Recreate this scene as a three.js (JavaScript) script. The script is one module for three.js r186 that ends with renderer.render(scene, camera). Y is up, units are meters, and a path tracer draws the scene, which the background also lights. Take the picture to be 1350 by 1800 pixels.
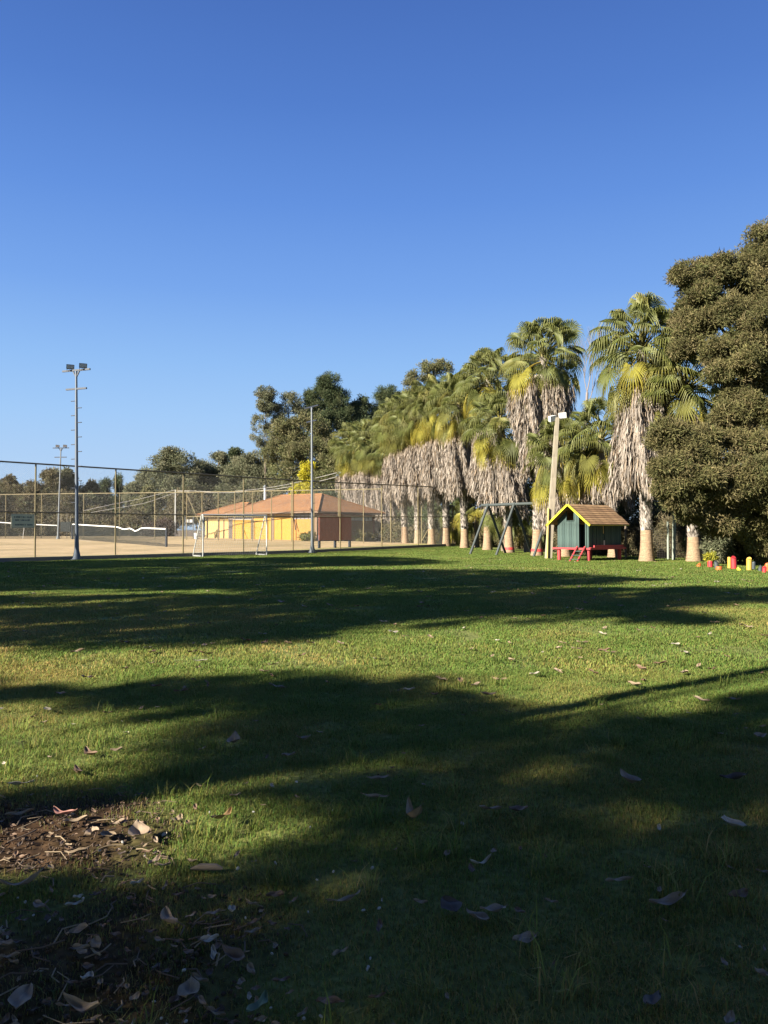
import * as THREE from 'three';
import { mergeGeometries } from 'three/addons/utils/BufferGeometryUtils.js';

// ---------------------------------------------------------------- camera, sky, sun, exposure
const scene = new THREE.Scene();
const F = 1360, EYE = 1.35, PITCH = Math.atan(32 / F);            // focal length in pixels of a 1350 x 1800 frame
const camera = new THREE.PerspectiveCamera(2 * Math.atan(900 / F) * 180 / Math.PI, 0.75, 0.1, 4000);
camera.position.set(0, EYE, 0); camera.rotation.x = PITCH; scene.add(camera);
const renderer = new THREE.WebGLRenderer({ antialias: true });
renderer.toneMapping = THREE.LinearToneMapping;
renderer.toneMappingExposure = 3.4;
renderer.shadowMap.enabled = true;
const SUN_EL = 27 * Math.PI / 180, LX = 0.815, LD = 0.58;         // light travels along +x and away from the camera
const toSun = new THREE.Vector3(-LX * Math.cos(SUN_EL), Math.sin(SUN_EL), LD * Math.cos(SUN_EL)).normalize();
const sun = new THREE.DirectionalLight(new THREE.Color(1, 0.92, 0.78), 4.9);
sun.position.copy(toSun).multiplyScalar(150).add(new THREE.Vector3(0, 0, -30)); sun.target.position.set(0, 0, -30);
sun.castShadow = true; sun.shadow.mapSize.set(4096, 4096); sun.shadow.radius = 1;
Object.assign(sun.shadow.camera, { left: -90, right: 90, top: 90, bottom: -90, near: 1, far: 400 });
scene.add(sun, sun.target);
const s2l = (c) => (c <= 0.04045 ? c / 12.92 : Math.pow((c + 0.055) / 1.055, 2.4));
const l2s = (c) => (c <= 0.0031308 ? c * 12.92 : 1.055 * Math.pow(c, 1 / 2.4) - 0.055);
{ // clear winter sky: deep blue overhead, paler towards the horizon
  const stops = [[0, 196, 219, 242], [4, 180, 211, 245], [8, 164, 204, 248], [12, 146, 191, 245], [17, 121, 168, 237], [23, 100, 147, 224], [29, 84, 128, 206], [35, 74, 114, 190], [50, 60, 96, 172], [90, 48, 80, 152]];
  const h = 720, w = 16, data = new Float32Array(w * h * 4);
  for (let j = 0; j < h; j++) {
    const el = (j + 0.5) / h * 180 - 90;
    let k = 0; while (k < stops.length - 2 && stops[k + 1][0] < el) k++;
    const a = stops[k], b = stops[k + 1], t = Math.min(1, Math.max(0, (el - a[0]) / (b[0] - a[0])));
    for (let i = 0; i < w; i++) {
      for (let c = 0; c < 3; c++) {
        const v = s2l(a[c + 1] / 255) * (1 - t) + s2l(b[c + 1] / 255) * t;
        data[(j * w + i) * 4 + c] = (el < 0 ? v * 0.35 : v) / 3.4;
      }
      data[(j * w + i) * 4 + 3] = 1;
    }
  }
  const sky = new THREE.DataTexture(data, w, h, THREE.RGBAFormat, THREE.FloatType);
  sky.mapping = THREE.EquirectangularReflectionMapping; sky.magFilter = THREE.LinearFilter; sky.minFilter = THREE.LinearFilter; sky.needsUpdate = true;
  scene.background = sky; scene.environment = sky;
}

// ---------------------------------------------------------------- helpers
function rng(seed) { let a = seed >>> 0; return () => { a = (a + 0x6D2B79F5) >>> 0; let t = a; t = Math.imul(t ^ (t >>> 15), t | 1); t ^= t + Math.imul(t ^ (t >>> 7), t | 61); return ((t ^ (t >>> 14)) >>> 0) / 4294967296; }; }
const V = (x, y, z) => new THREE.Vector3(x, y, z);
const lerp = (a, b, t) => a + (b - a) * t, clamp = (x, a = 0, b = 1) => Math.min(b, Math.max(a, x));
const sstep = (a, b, x) => { const t = clamp((x - a) / (b - a)); return t * t * (3 - 2 * t); };
function hash2(i, j) { let h = Math.imul(i, 374761393) + Math.imul(j, 668265263); h = Math.imul(h ^ (h >>> 13), 1274126177); return ((h ^ (h >>> 16)) >>> 0) / 4294967296; }
function noise(x, y, per = 0) {
  const i = Math.floor(x), j = Math.floor(y), u = x - i, v = y - j, a = u * u * (3 - 2 * u), b = v * v * (3 - 2 * v);
  const w = (n) => (per ? ((n % per) + per) % per : n);
  return lerp(lerp(hash2(w(i), w(j)), hash2(w(i + 1), w(j)), a), lerp(hash2(w(i), w(j + 1)), hash2(w(i + 1), w(j + 1)), a), b);
}
const fbm = (x, y, o = 4, per = 0) => { let s = 0, a = 0.5, n = 0; for (let k = 0; k < o; k++) { s += a * noise(x, y, per); n += a; x = x * 2 + (per ? 0 : 17.3); y = y * 2 + (per ? 0 : 9.1); per *= 2; a *= 0.5; } return s / n; };
const gy = (d) => 0.62 * clamp((d - 46) / 34);                      // the land rises a little beyond the lawn
const zc = (yr, d) => yr * Math.sin(PITCH) + d * Math.cos(PITCH);
function at(px, py, d) {                                            // the point at distance d seen at that pixel
  const q = (900 - py) / F, yr = d * (q * Math.cos(PITCH) + Math.sin(PITCH)) / (Math.cos(PITCH) - q * Math.sin(PITCH));
  return V((px - 675) / F * zc(yr, d), yr + EYE, -d);
}
const gx = (px, d) => (px - 675) / F * zc(gy(d) - EYE, d);          // x on the ground at distance d
function G(px, py) { let d = 30; for (let k = 0; k < 30; k++) d = lerp(d, (EYE - gy(d)) * F / Math.max(4, py - 932), 0.5); return V(gx(px, d), gy(d), -d); }
const M = {};
function mat(r, g, b, rough = 0.85, o = {}) {
  const { thin, ...rest } = o;
  const m = thin || 'specularIntensity' in rest ? new THREE.MeshPhysicalMaterial({ transmission: thin || 0, thickness: 0, side: THREE.DoubleSide, ...rest }) : new THREE.MeshStandardMaterial({ side: THREE.DoubleSide, ...rest });
  m.color.setRGB(r, g, b); m.roughness = rough; return m;
}
function tex(w, h, fn, srgb = true) {                               // fn(u, v) -> linear rgb
  const d = new Uint8Array(w * h * 4);
  for (let j = 0; j < h; j++) for (let i = 0; i < w; i++) {
    const c = fn((i + 0.5) / w, (j + 0.5) / h), k = (j * w + i) * 4;
    for (let n = 0; n < 3; n++) d[k + n] = Math.round(255 * clamp(srgb ? l2s(clamp(c[n])) : c[n]));
    d[k + 3] = 255;
  }
  const t = new THREE.DataTexture(d, w, h); if (srgb) t.colorSpace = THREE.SRGBColorSpace;
  t.wrapS = t.wrapT = THREE.RepeatWrapping; t.magFilter = THREE.LinearFilter; t.minFilter = THREE.LinearMipmapLinearFilter; t.generateMipmaps = true; t.needsUpdate = true; return t;
}
const grey = (v) => [v, v, v];
class MB {
  constructor() { this.p = []; this.n = []; this.c = []; this.u = []; this.i = []; this.col = [1, 1, 1]; }
  v(p, n, u = 0, w = 0) { this.p.push(p.x, p.y, p.z); this.n.push(n.x, n.y, n.z); this.c.push(...this.col); this.u.push(u, w); return this.p.length / 3 - 1; }
  tri(a, b, c, ua = [0, 0], ub = [0, 0], uc = [0, 0]) {
    const n = V().subVectors(b, a).cross(V().subVectors(c, a)).normalize();
    this.i.push(this.v(a, n, ...ua), this.v(b, n, ...ub), this.v(c, n, ...uc));
  }
  quad(a, b, c, d, su = a.distanceTo(b), sv = a.distanceTo(d)) {
    const n = V().subVectors(b, a).cross(V().subVectors(d, a)).normalize();
    const k = [this.v(a, n, 0, 0), this.v(b, n, su, 0), this.v(c, n, su, sv), this.v(d, n, 0, sv)];
    this.i.push(k[0], k[1], k[2], k[0], k[2], k[3]);
  }
  hexa(b, t) {                                                       // two rings of four points
    this.quad(b[3], b[2], b[1], b[0]); this.quad(t[0], t[1], t[2], t[3]);
    for (let k = 0; k < 4; k++) this.quad(b[k], b[(k + 1) % 4], t[(k + 1) % 4], t[k]);
  }
  box(x0, x1, y0, y1, z0, z1) {
    const r = (y) => [V(x0, y, z1), V(x1, y, z1), V(x1, y, z0), V(x0, y, z0)];
    this.hexa(r(y0), r(y1)); return this;
  }
  bar(a, b, w, h = w, up = V(0, 1, 0)) {                             // rectangular bar from a to b
    const t = V().subVectors(b, a).normalize(); if (Math.abs(t.dot(up)) > 0.95) up = V(1, 0, 0);
    const s = V().crossVectors(t, up).normalize().multiplyScalar(w / 2), u = V().crossVectors(s, t).normalize().multiplyScalar(h / 2);
    const ring = (p) => [p.clone().sub(s).sub(u), p.clone().add(s).sub(u), p.clone().add(s).add(u), p.clone().sub(s).add(u)];
    this.hexa(ring(a), ring(b)); return this;
  }
  tube(pts, rad, seg = 8, caps = true) {                             // rad: number or one per point
    const R = (k) => (typeof rad === 'number' ? rad : rad[k]);
    let first = this.p.length / 3, pu = null, len = 0;
    pts.forEach((p, k) => {
      const t = V().subVectors(pts[Math.min(k + 1, pts.length - 1)], pts[Math.max(k - 1, 0)]).normalize();
      let u = pu ? pu.clone().addScaledVector(t, -pu.dot(t)).normalize() : V().crossVectors(t, Math.abs(t.y) > 0.9 ? V(1, 0, 0) : V(0, 1, 0)).normalize();
      pu = u; const w = V().crossVectors(t, u); if (k) len += p.distanceTo(pts[k - 1]);
      for (let s = 0; s <= seg; s++) {
        const a = s / seg * 2 * Math.PI, n = u.clone().multiplyScalar(Math.cos(a)).addScaledVector(w, Math.sin(a));
        this.v(p.clone().addScaledVector(n, R(k)), n, s / seg * 2 * Math.PI * R(k), len);
      }
    });
    for (let k = 0; k < pts.length - 1; k++) for (let s = 0; s < seg; s++) {
      const a = first + k * (seg + 1) + s, b = a + seg + 1; this.i.push(a, a + 1, b, a + 1, b + 1, b);
    }
    if (caps) for (const k of [0, pts.length - 1]) {
      const o = first + k * (seg + 1), n = V().subVectors(pts[k], pts[k ? k - 1 : 1]).normalize(), c = this.v(pts[k], n);
      const ring = []; for (let s = 0; s < seg; s++) { const j = (o + s) * 3; ring.push(this.v(V(this.p[j], this.p[j + 1], this.p[j + 2]), n)); }
      for (let s = 0; s < seg; s++) this.i.push(c, ring[s], ring[(s + 1) % seg]);
    }
    return this;
  }
  geo() {
    const g = new THREE.BufferGeometry();
    g.setAttribute('position', new THREE.Float32BufferAttribute(this.p, 3)); g.setAttribute('normal', new THREE.Float32BufferAttribute(this.n, 3));
    g.setAttribute('color', new THREE.Float32BufferAttribute(this.c, 3)); g.setAttribute('uv', new THREE.Float32BufferAttribute(this.u, 2));
    g.setIndex(this.i); return g;
  }
  build(name, m, parent) { return mesh(name, this.geo(), m, parent); }
}
const taken = new Map();
function numbered(name) { const n = taken.get(name) || 0; taken.set(name, n + 1); return n ? name + '_' + String(n).padStart(3, '0') : name; }
function mesh(name, g, m, parent) { const o = new THREE.Mesh(g, m); o.name = parent ? name : numbered(name); (parent || scene).add(o); return o; }
function tag(o, label, category, group) { Object.assign(o.userData, { label, category }); if (group) o.userData.group = group; return o; }
function thing(name, label, category, p = V(0, 0, 0), turn = 0, group) { const o = new THREE.Group(); o.name = numbered(name); o.position.copy(p); o.rotation.y = turn; scene.add(o); return tag(o, label, category, group); }
function structure(name, g, m, label) { const o = mesh(name, g, m); o.userData.kind = 'structure'; if (label) o.userData.label = label; return o; }
const stuff = (o) => { o.userData.kind = 'stuff'; return o; };
function copies(name, g, m, list, parent) {                          // list of [Matrix4, Color]
  const o = new THREE.InstancedMesh(g, m, list.length); o.name = parent ? name : numbered(name);
  list.forEach(([x, c], k) => { o.setMatrixAt(k, x); if (c) o.setColorAt(k, c); });
  (parent || scene).add(o); return stuff(o);
}
const mtx = (p, q, s) => new THREE.Matrix4().compose(p, q, typeof s === 'number' ? V(s, s, s) : s);
const quat = (x, y, z) => new THREE.Quaternion().setFromEuler(new THREE.Euler(x, y, z, 'YXZ'));
function randomQuat(r) { const u = r(), a = 2 * Math.PI * r(), b = 2 * Math.PI * r(); return new THREE.Quaternion(Math.sqrt(1 - u) * Math.sin(a), Math.sqrt(1 - u) * Math.cos(a), Math.sqrt(u) * Math.sin(b), Math.sqrt(u) * Math.cos(b)); }
function ballPoint(r) { const z = 2 * r() - 1, a = 2 * Math.PI * r(), s = Math.sqrt(1 - z * z); return V(s * Math.cos(a), z, s * Math.sin(a)); }

// ---------------------------------------------------------------- the near fence line: lawn on this side, courts beyond
const FA = V(-16.3, 0, -32.9), FB = V(5.05, 0, -57), FC = V(gx(328, 68), 0, -68), FD = V(gx(-90, 77), 0, -77);
const onFence = (t) => V(lerp(FA.x, FB.x, t), 0, lerp(FA.z, FB.z, t));
function fenceT(px, A = FA, B = FB) { const q = (px - 675) / F, dA = -A.z, dB = -B.z; return (A.x - q * dA) / (q * (dB - dA) - (B.x - A.x)); }

// ---------------------------------------------------------------- ground, lawn, court
// where the soil shows through: worn dirt at the near left, thin grass in the near corner
function bare(x, d) {
  const n = fbm(x * 2.3 + 5, d * 2.3, 4), e = ((x + 1.8) / 0.85) ** 2 + ((d - 3.45) / 0.55) ** 2;
  const dirt = sstep(1.25, 0.55, e + (n - 0.5) * 1.5);
  const corner = sstep(0.95, 0.1, Math.hypot((x + 1.25) / 1.15, (d - 2.35) / 0.75) + (n - 0.5) * 1.3) * 0.9;
  const spots = sstep(0.70, 0.82, fbm(x * 1.6 - 3, d * 1.6 + 8, 4)) * 0.35;
  return Math.max(dirt, corner, spots);
}
const dryness = (x, d) => clamp(sstep(0.36, 0.72, fbm(x * 0.33 + 40, d * 0.33, 4)) * 0.75 + sstep(0.45, 0.75, fbm(x * 1.7, d * 1.7 + 30, 3)) * 0.45 - 0.1 + 0.25 * sstep(9, 4, d) - 0.6 * sstep(7, 22, d));
{
  const S = 1024;
  const lawnTex = tex(S, S, (u, v) => {                              // 8 m square
    const a = fbm(u * 64, v * 64, 4, 64), b = fbm(u * 7, v * 7, 3, 7), c = noise(u * 400, v * 400, 400);
    const t = clamp(0.55 * b + 0.5 * a), k = 0.55 + 0.75 * c;
    return [lerp(0.095, 0.18, t) * k, lerp(0.135, 0.180, t) * k, lerp(0.036, 0.060, t) * k];
  });
  const bump = tex(512, 512, (u, v) => grey(0.5 * noise(u * 300, v * 300, 300) + 0.5 * fbm(u * 60, v * 60, 3, 60)), false);
  M.lawn = mat(1, 1, 1, 0.95, { map: lawnTex, bumpMap: bump, bumpScale: 0.03, vertexColors: true, specularIntensity: 0.15 });
  const grid = (x0, x1, d0, d1, nx, nd, lift, ripple, color) => {
    const g = new THREE.BufferGeometry(), p = [], u = [], c = [], k = [];
    for (let j = 0; j <= nd; j++) for (let i = 0; i <= nx; i++) {
      const s = j / nd, d = lerp(d0, d1, s), x = lerp(x0, x1, i / nx);
      p.push(x, gy(d) + lift + (ripple ? ripple(x, d) : 0), -d); u.push(x / 8, d / 8); c.push(...(color ? color(x, d) : [1, 1, 1]));
    }
    for (let j = 0; j < nd; j++) for (let i = 0; i < nx; i++) { const a = j * (nx + 1) + i, b = a + nx + 1; k.push(a, a + 1, b, a + 1, b + 1, b); }
    g.setAttribute('position', new THREE.Float32BufferAttribute(p, 3)); g.setAttribute('uv', new THREE.Float32BufferAttribute(u, 2));
    g.setAttribute('color', new THREE.Float32BufferAttribute(c, 3)); g.setIndex(k); g.computeVertexNormals(); return g;
  };
  const soilColor = (x, d) => { const b = bare(x, d), n = 0.4 + 1.2 * fbm(x * 22, d * 22, 4); return [lerp(1, 0.40 * n, b), lerp(1, 0.215 * n, b), lerp(1, 0.38 * n, b)]; };
  const rough = (x, d) => { const b = bare(x, d); return 0.02 * (fbm(x * 1.5, d * 1.5, 3) - 0.5) + b * 0.04 * (fbm(x * 11, d * 11, 5) - 0.55); };
  structure('lawn', mergeGeometries([grid(-5, 5, 1.5, 8, 320, 208, 0, rough, soilColor), ]), M.lawn, 'mown green lawn with a worn patch of soil');
  structure('lawn', mergeGeometries([grid(-5, 5, 8, 62, 20, 40, 0), grid(-46, -5, -25, 62, 30, 60, 0), grid(5, 46, -25, 62, 30, 60, 0), grid(-5, 5, -25, 1.5, 8, 20, 0)]), M.lawn, 'wide green lawn reaching the fence and palms');
  const soil = tex(512, 512, (u, v) => { const a = fbm(u * 20, v * 20, 5, 20); return [lerp(0.05, 0.16, a), lerp(0.035, 0.115, a), lerp(0.02, 0.06, a)]; });
  M.soil = mat(1, 1, 1, 1, { map: soil });
  const far = [], rows = [-600, -25, 46, 60, 80, 140, 400, 1500, 3000];
  for (let k = 0; k < rows.length - 1; k++) far.push(grid(-2500, 2500, rows[k], rows[k + 1], 4, 1, -0.06));
  structure('ground', mergeGeometries(far), M.soil);
  // the sandy court behind the kerb
  const sand = tex(1024, 1024, (u, v) => {
    const s = fbm(u * 3, v * 40, 4, 40) , g = fbm(u * 90, v * 90, 3, 90), b = fbm(u * 5 + 3, v * 9, 4);
    const t = clamp(sstep(0.42, 0.62, s) * 0.5 + sstep(0.45, 0.7, b) * 0.6), k = 0.8 + 0.4 * g;
    return [lerp(0.37, 0.23, t) * k, lerp(0.265, 0.17, t) * k, lerp(0.135, 0.07, t) * k];
  });
  M.sand = mat(1, 1, 1, 1, { map: sand, vertexColors: true });
  const out = V().subVectors(FB, FA).setY(0).normalize(), nrm = V(out.z, 0, -out.x); if (nrm.z > 0) nrm.negate(); // away from the lawn
  const g = new THREE.BufferGeometry(), p = [], u = [], c = [], k = [];
  const na = 60, nb = 24;
  for (let j = 0; j <= nb; j++) for (let i = 0; i <= na; i++) {
    const w = j / nb, a = lerp(-1.6, 1.5, i / na), q = onFence(a).addScaledVector(nrm, 0.12 + 110 * w * w);
    const dist = 110 * w * w, gr = sstep(3.2, 1.2, dist + 2.2 * (fbm(q.x * 0.7, q.z * 0.7, 3) - 0.5));      // strip of dry grass along the fence
    p.push(q.x, gy(-q.z) + 0.1, q.z); u.push((q.x * out.x + q.z * out.z) / 26, (q.x * nrm.x + q.z * nrm.z) / 26); c.push(lerp(1, 0.72, gr), lerp(1, 0.95, gr), lerp(1, 0.4, gr));
  }
  for (let j = 0; j < nb; j++) for (let i = 0; i < na; i++) { const a = j * (na + 1) + i, b = a + na + 1; k.push(a, a + 1, b, a + 1, b + 1, b); }
  g.setAttribute('position', new THREE.Float32BufferAttribute(p, 3)); g.setAttribute('uv', new THREE.Float32BufferAttribute(u, 2)); g.setAttribute('color', new THREE.Float32BufferAttribute(c, 3)); g.setIndex(k); g.computeVertexNormals();
  // only inside the back fence on the right: keep what lies left of the corner
  const keep = []; const P = (n) => V(p[n * 3], 0, p[n * 3 + 2]);
  for (let t = 0; t < k.length; t += 3) { const q = P(k[t]); const a = V().subVectors(q, FA).dot(out); if (a < 32.5) keep.push(k[t], k[t + 1], k[t + 2]); }
  g.setIndex(keep);
  structure('sports_court', g, M.sand, 'dry sandy tennis court behind the fence');
  const kb = new MB(); const e0 = onFence(-1.6), e1 = onFence(1.005), n3 = 24;
  for (let i = 0; i < n3; i++) { const a = V().lerpVectors(e0, e1, i / n3), b = V().lerpVectors(e0, e1, (i + 1) / n3); a.y = gy(-a.z) + 0.04; b.y = gy(-b.z) + 0.04; kb.bar(a, b, 0.22, 0.26); }
  M.kerb = mat(0.16, 0.14, 0.12, 0.95);
  structure('kerb', kb.geo(), M.kerb, 'low dark concrete kerb under the fence');
}

// ---------------------------------------------------------------- grass
{
  M.blade = mat(1, 1, 1, 0.75, { vertexColors: true, thin: 0.35, specularIntensity: 0.15 });
  function patch(seed, R, n, h0, h1, w) {
    const r = rng(seed), b = new MB();
    for (let k = 0; k < n; k++) {
      const a = r() * 6.283, q = R * Math.sqrt(r()), x = q * Math.cos(a), z = q * Math.sin(a), h = lerp(h0, h1, r() * r()), t = r() * 6.283, lean = h * (0.2 + 0.9 * r());
      const ww = w * (0.7 + 0.6 * r()), sx = Math.cos(t + 1.57) * ww / 2, sz = Math.sin(t + 1.57) * ww / 2, dry = r();
      b.col = dry < 0.16 ? [1.55, 1.12, 1.5] : [0.75 + 0.5 * r(), 0.8 + 0.4 * r(), 0.8 + 0.3 * r()];
      const P = (s, y, m) => V(x + Math.cos(t) * lean * s * s + sx * m, y, z + Math.sin(t) * lean * s * s + sz * m), n0 = V(Math.cos(t) * -0.5, 0.8, Math.sin(t) * -0.5).normalize();
      const i = [b.v(P(0, -0.004, -1), n0), b.v(P(0, -0.004, 1), n0), b.v(P(0.6, h * 0.65, -0.8), n0), b.v(P(0.6, h * 0.65, 0.8), n0), b.v(P(1, h * 0.92, 0), n0)];
      b.i.push(i[0], i[1], i[2], i[1], i[3], i[2], i[2], i[3], i[4]);
    }
    return b.geo();
  }
  const grassColor = (x, d, r) => {
    const t = clamp(dryness(x, d) + 0.25 * (r() - 0.5)), b = bare(x, d) * 0.6, k = 0.85 + 0.3 * r();
    const c = [lerp(0.150, 0.340, t), lerp(0.222, 0.300, t), lerp(0.048, 0.092, t)];
    return new THREE.Color().setRGB(lerp(c[0], 0.20, b) * k, lerp(c[1], 0.16, b) * k, lerp(c[2], 0.07, b) * k);
  };
  const r = rng(11);
  const top = new THREE.Group(); top.name = 'grass'; top.userData = { kind: 'stuff', label: 'short green grass blades covering the lawn' }; scene.add(top);
  function sow(name, geos, d0, d1, perM2, size, half) {
    const lists = geos.map(() => []); const tot = 0.56 * (d1 * d1 - d0 * d0) * perM2 + 1.2 * (d1 - d0) * perM2;
    for (let k = 0; k < tot; k++) {
      const d = Math.sqrt(lerp(d0 * d0, d1 * d1, r())), w = 0.56 * d + 0.6, x = lerp(-w, w, r());
      // on the lawn side of the fence only
      const t = (x - FA.x) * (FB.z - FA.z) - (-d - FA.z) * (FB.x - FA.x); if (t > -half * 34) continue;
      if (d > 44 + 8 * noise(x * 0.3, 3)) { if (x > 6.5) continue; }
      const b = bare(x, d); if (r() < b * 0.93) continue;
      const y = gy(d) + (d < 8 ? 0.02 * (fbm(x * 1.5, d * 1.5, 3) - 0.5) : 0) - 0.004;
      const s = lerp(0.6, 1.4, noise(x * 0.9 + 70, d * 0.9) * 0.45 + 0.3 * noise(x * 3.1, d * 3.1 + 9) + 0.25 * r());
      lists[Math.floor(r() * geos.length)].push([mtx(V(x, y, -d), quat(0, r() * 6.283, 0), V(1, s * size, 1)), grassColor(x, d, r)]);
    }
    lists.forEach((l, i) => copies('grass_patch', geos[i], M.blade, l, top));
  }
  sow('near', [1, 2, 3].map((s) => patch(s, 0.12, 130, 0.012, 0.042, 0.0026)), 1.9, 7.5, 200, 1, 0.1);
  sow('mid', [4, 5].map((s) => patch(s, 0.3, 330, 0.018, 0.05, 0.006)), 7.2, 18, 20, 1, 0.3);
  sow('far', [6, 7].map((s) => patch(s, 0.6, 480, 0.022, 0.06, 0.012)), 17.5, 57, 3.2, 1, 0.55);
  // a few taller tufts
  const tall = patch(9, 0.07, 46, 0.06, 0.15, 0.004), l = [];
  for (let k = 0; k < 200; k++) { const d = 2 + 6 * r(), x = lerp(-0.55, 0.55, r()) * d; if (bare(x, d) > 0.75) continue; l.push([mtx(V(x, -0.005, -d), quat(0, r() * 6.283, 0), 0.55 + 0.5 * r()), grassColor(x, d, r)]); }
  copies('grass_tuft', tall, M.blade, l, top);
}

// ---------------------------------------------------------------- foliage
function spray(seed, n, R, len, wid, droop = 0) {                    // a twig's worth of leaves, each a folded blade
  const r = rng(seed), b = new MB();
  for (let k = 0; k < n; k++) {
    const o = ballPoint(r).multiplyScalar(R * Math.cbrt(r())), t = ballPoint(r); t.y -= droop; t.addScaledVector(o, 0.7 / R).normalize();
    const s = V().crossVectors(t, ballPoint(r)).normalize(), u = V().crossVectors(s, t), L = len * (0.7 + 0.6 * r()), W = wid * (0.7 + 0.6 * r()) / 2;
    const m = o.clone().addScaledVector(t, L * 0.45), tip = o.clone().addScaledVector(t, L).addScaledVector(u, -L * 0.12);
    b.col = grey(0.75 + 0.5 * r());
    b.tri(o, m.clone().addScaledVector(s, W).addScaledVector(u, W * 0.5), tip); b.tri(o, tip, m.clone().addScaledVector(s, -W).addScaledVector(u, W * 0.5));
  }
  return b.geo();
}
M.leaf = mat(1, 1, 1, 0.7, { vertexColors: true, thin: 0.25, specularIntensity: 0.3 });
M.shadeLeaf = mat(1, 1, 1, 0.8, { vertexColors: true, thin: 0.6, specularIntensity: 0.2 });
M.bark = mat(1, 1, 1, 0.95, { map: tex(256, 256, (u, v) => { const a = fbm(u * 24, v * 6, 4, 6); return [lerp(0.07, 0.24, a), lerp(0.055, 0.19, a), lerp(0.04, 0.14, a)]; }) });
const SPRAYS = {
  small: spray(21, 46, 0.17, 0.10, 0.035), acacia: spray(22, 52, 0.22, 0.13, 0.034), far: spray(23, 30, 0.42, 0.30, 0.10), gum: spray(24, 30, 0.42, 0.36, 0.08, 0.8),
  pine: spray(25, 40, 0.40, 0.40, 0.05), shade: spray(26, 26, 0.24, 0.24, 0.085), bush: spray(27, 34, 0.2, 0.13, 0.06), twig: spray(28, 26, 0.28, 0.34, 0.014),
};
// clumps: [centre, radius or [rx, ry, rz], tone]; puffs split a clump into an uneven heap of smaller ones
function puffs(list, seed, n = 7, size = 0.45, spread = 0.72) {
  const r = rng(seed), out = [];
  for (const [c, R, tone = 1] of list) {
    const [a, b, e] = Array.isArray(R) ? R : [R, R, R]; out.push([c, [a, b, e].map((x) => x * (spread > 0.8 ? 0.62 : 0.72)), tone]);
    for (let k = 0; k < n; k++) { const p = ballPoint(r), s = size * (0.5 + 0.9 * r()); out.push([V(c.x + p.x * a * spread, c.y + p.y * b * spread, c.z + p.z * e * spread), [a * s, b * s * 0.85, e * s], tone * (0.85 + 0.3 * r())]); }
  }
  return out;
}
function foliage(parent, name, clumps, kind, density, size, palette, seed, base, hollow = 0.5, loose = 0.45) {
  const r = rng(seed), list = [], q = new THREE.Color();
  for (const [c, R, tone = 1] of clumps) {
    const [a, b, e] = Array.isArray(R) ? R : [R, R, R], n = Math.max(6, Math.round(density * Math.pow(a * b * e, 2 / 3) * 12.6));
    for (let k = 0; k < n; k++) {
      const p = ballPoint(r), f = lerp(hollow, 1.05, Math.sqrt(r())) * (loose && r() < 0.2 ? 1 + loose * r() : 1), x = V(c.x + p.x * a * f, c.y + p.y * b * f, c.z + p.z * e * f); if (x.y < 0.06 + (base ? base.y : 0)) continue;
      const i = r() * (palette.length - 1), m = Math.floor(i), t = i - m, A = palette[m], B = palette[Math.min(m + 1, palette.length - 1)], k2 = tone * (0.8 + 0.4 * r());
      q.setRGB(lerp(A[0], B[0], t) * k2, lerp(A[1], B[1], t) * k2, lerp(A[2], B[2], t) * k2);
      if (base) x.sub(base);
      list.push([mtx(x, randomQuat(r), size * (0.7 + 0.6 * r())), q.clone()]);
    }
  }
  return copies(name, SPRAYS[kind], kind === 'shade' ? M.shadeLeaf : M.leaf, list, parent);
}
function trunkOf(parent, base, tops, r0, m = M.bark, seed = 1, limbs = 8, thin = 1) { // a bent trunk with limbs reaching into the crown, in the thing's own axes
  const r = rng(seed), b = new MB(), hi = tops.reduce((a, c) => (c.y > a.y ? c : a), tops[0]).clone().sub(base); if (thin < 0.9) hi.set(0, hi.y * 0.92, 0);
  const P = (t) => V(hi.x * t * t + 0.12 * Math.sin(t * 7 + seed) * r0 * 6, hi.y * t, hi.z * t * t + 0.1 * Math.cos(t * 5 + seed) * r0 * 6), N = 9, pts = [], rad = [];
  for (let k = 0; k <= N; k++) { const t = k / N; pts.push(P(t).sub(k ? V() : V(0, 0.1, 0))); rad.push(r0 * (1.25 * Math.exp(-t * 14) * 0.6 + lerp(1, 0.22, t))); }
  b.tube(pts, rad, 9);
  const pick = tops.length > limbs ? tops.filter((_, k) => k % Math.ceil(tops.length / limbs) === 0) : tops;
  for (const c of pick) {
    const e = c.clone().sub(base), t = clamp(e.y / hi.y * (0.45 + 0.25 * r()), 0.12, 0.92), a = P(t), mid = a.clone().lerp(e, 0.5).add(V(0, -0.08 * a.distanceTo(e), 0)), w = r0 * lerp(0.55, 0.2, t) * thin;
    if (a.distanceTo(e) > r0) b.tube([a, a.clone().lerp(mid, 0.5), mid, e], [w, w * 0.8, w * 0.6, w * 0.2], 6);
  }
  return b.build('trunk', m, parent);
}
const SHADE = [[0.20, 0.22, 0.07], [0.26, 0.28, 0.09], [0.30, 0.29, 0.11]];
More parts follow.
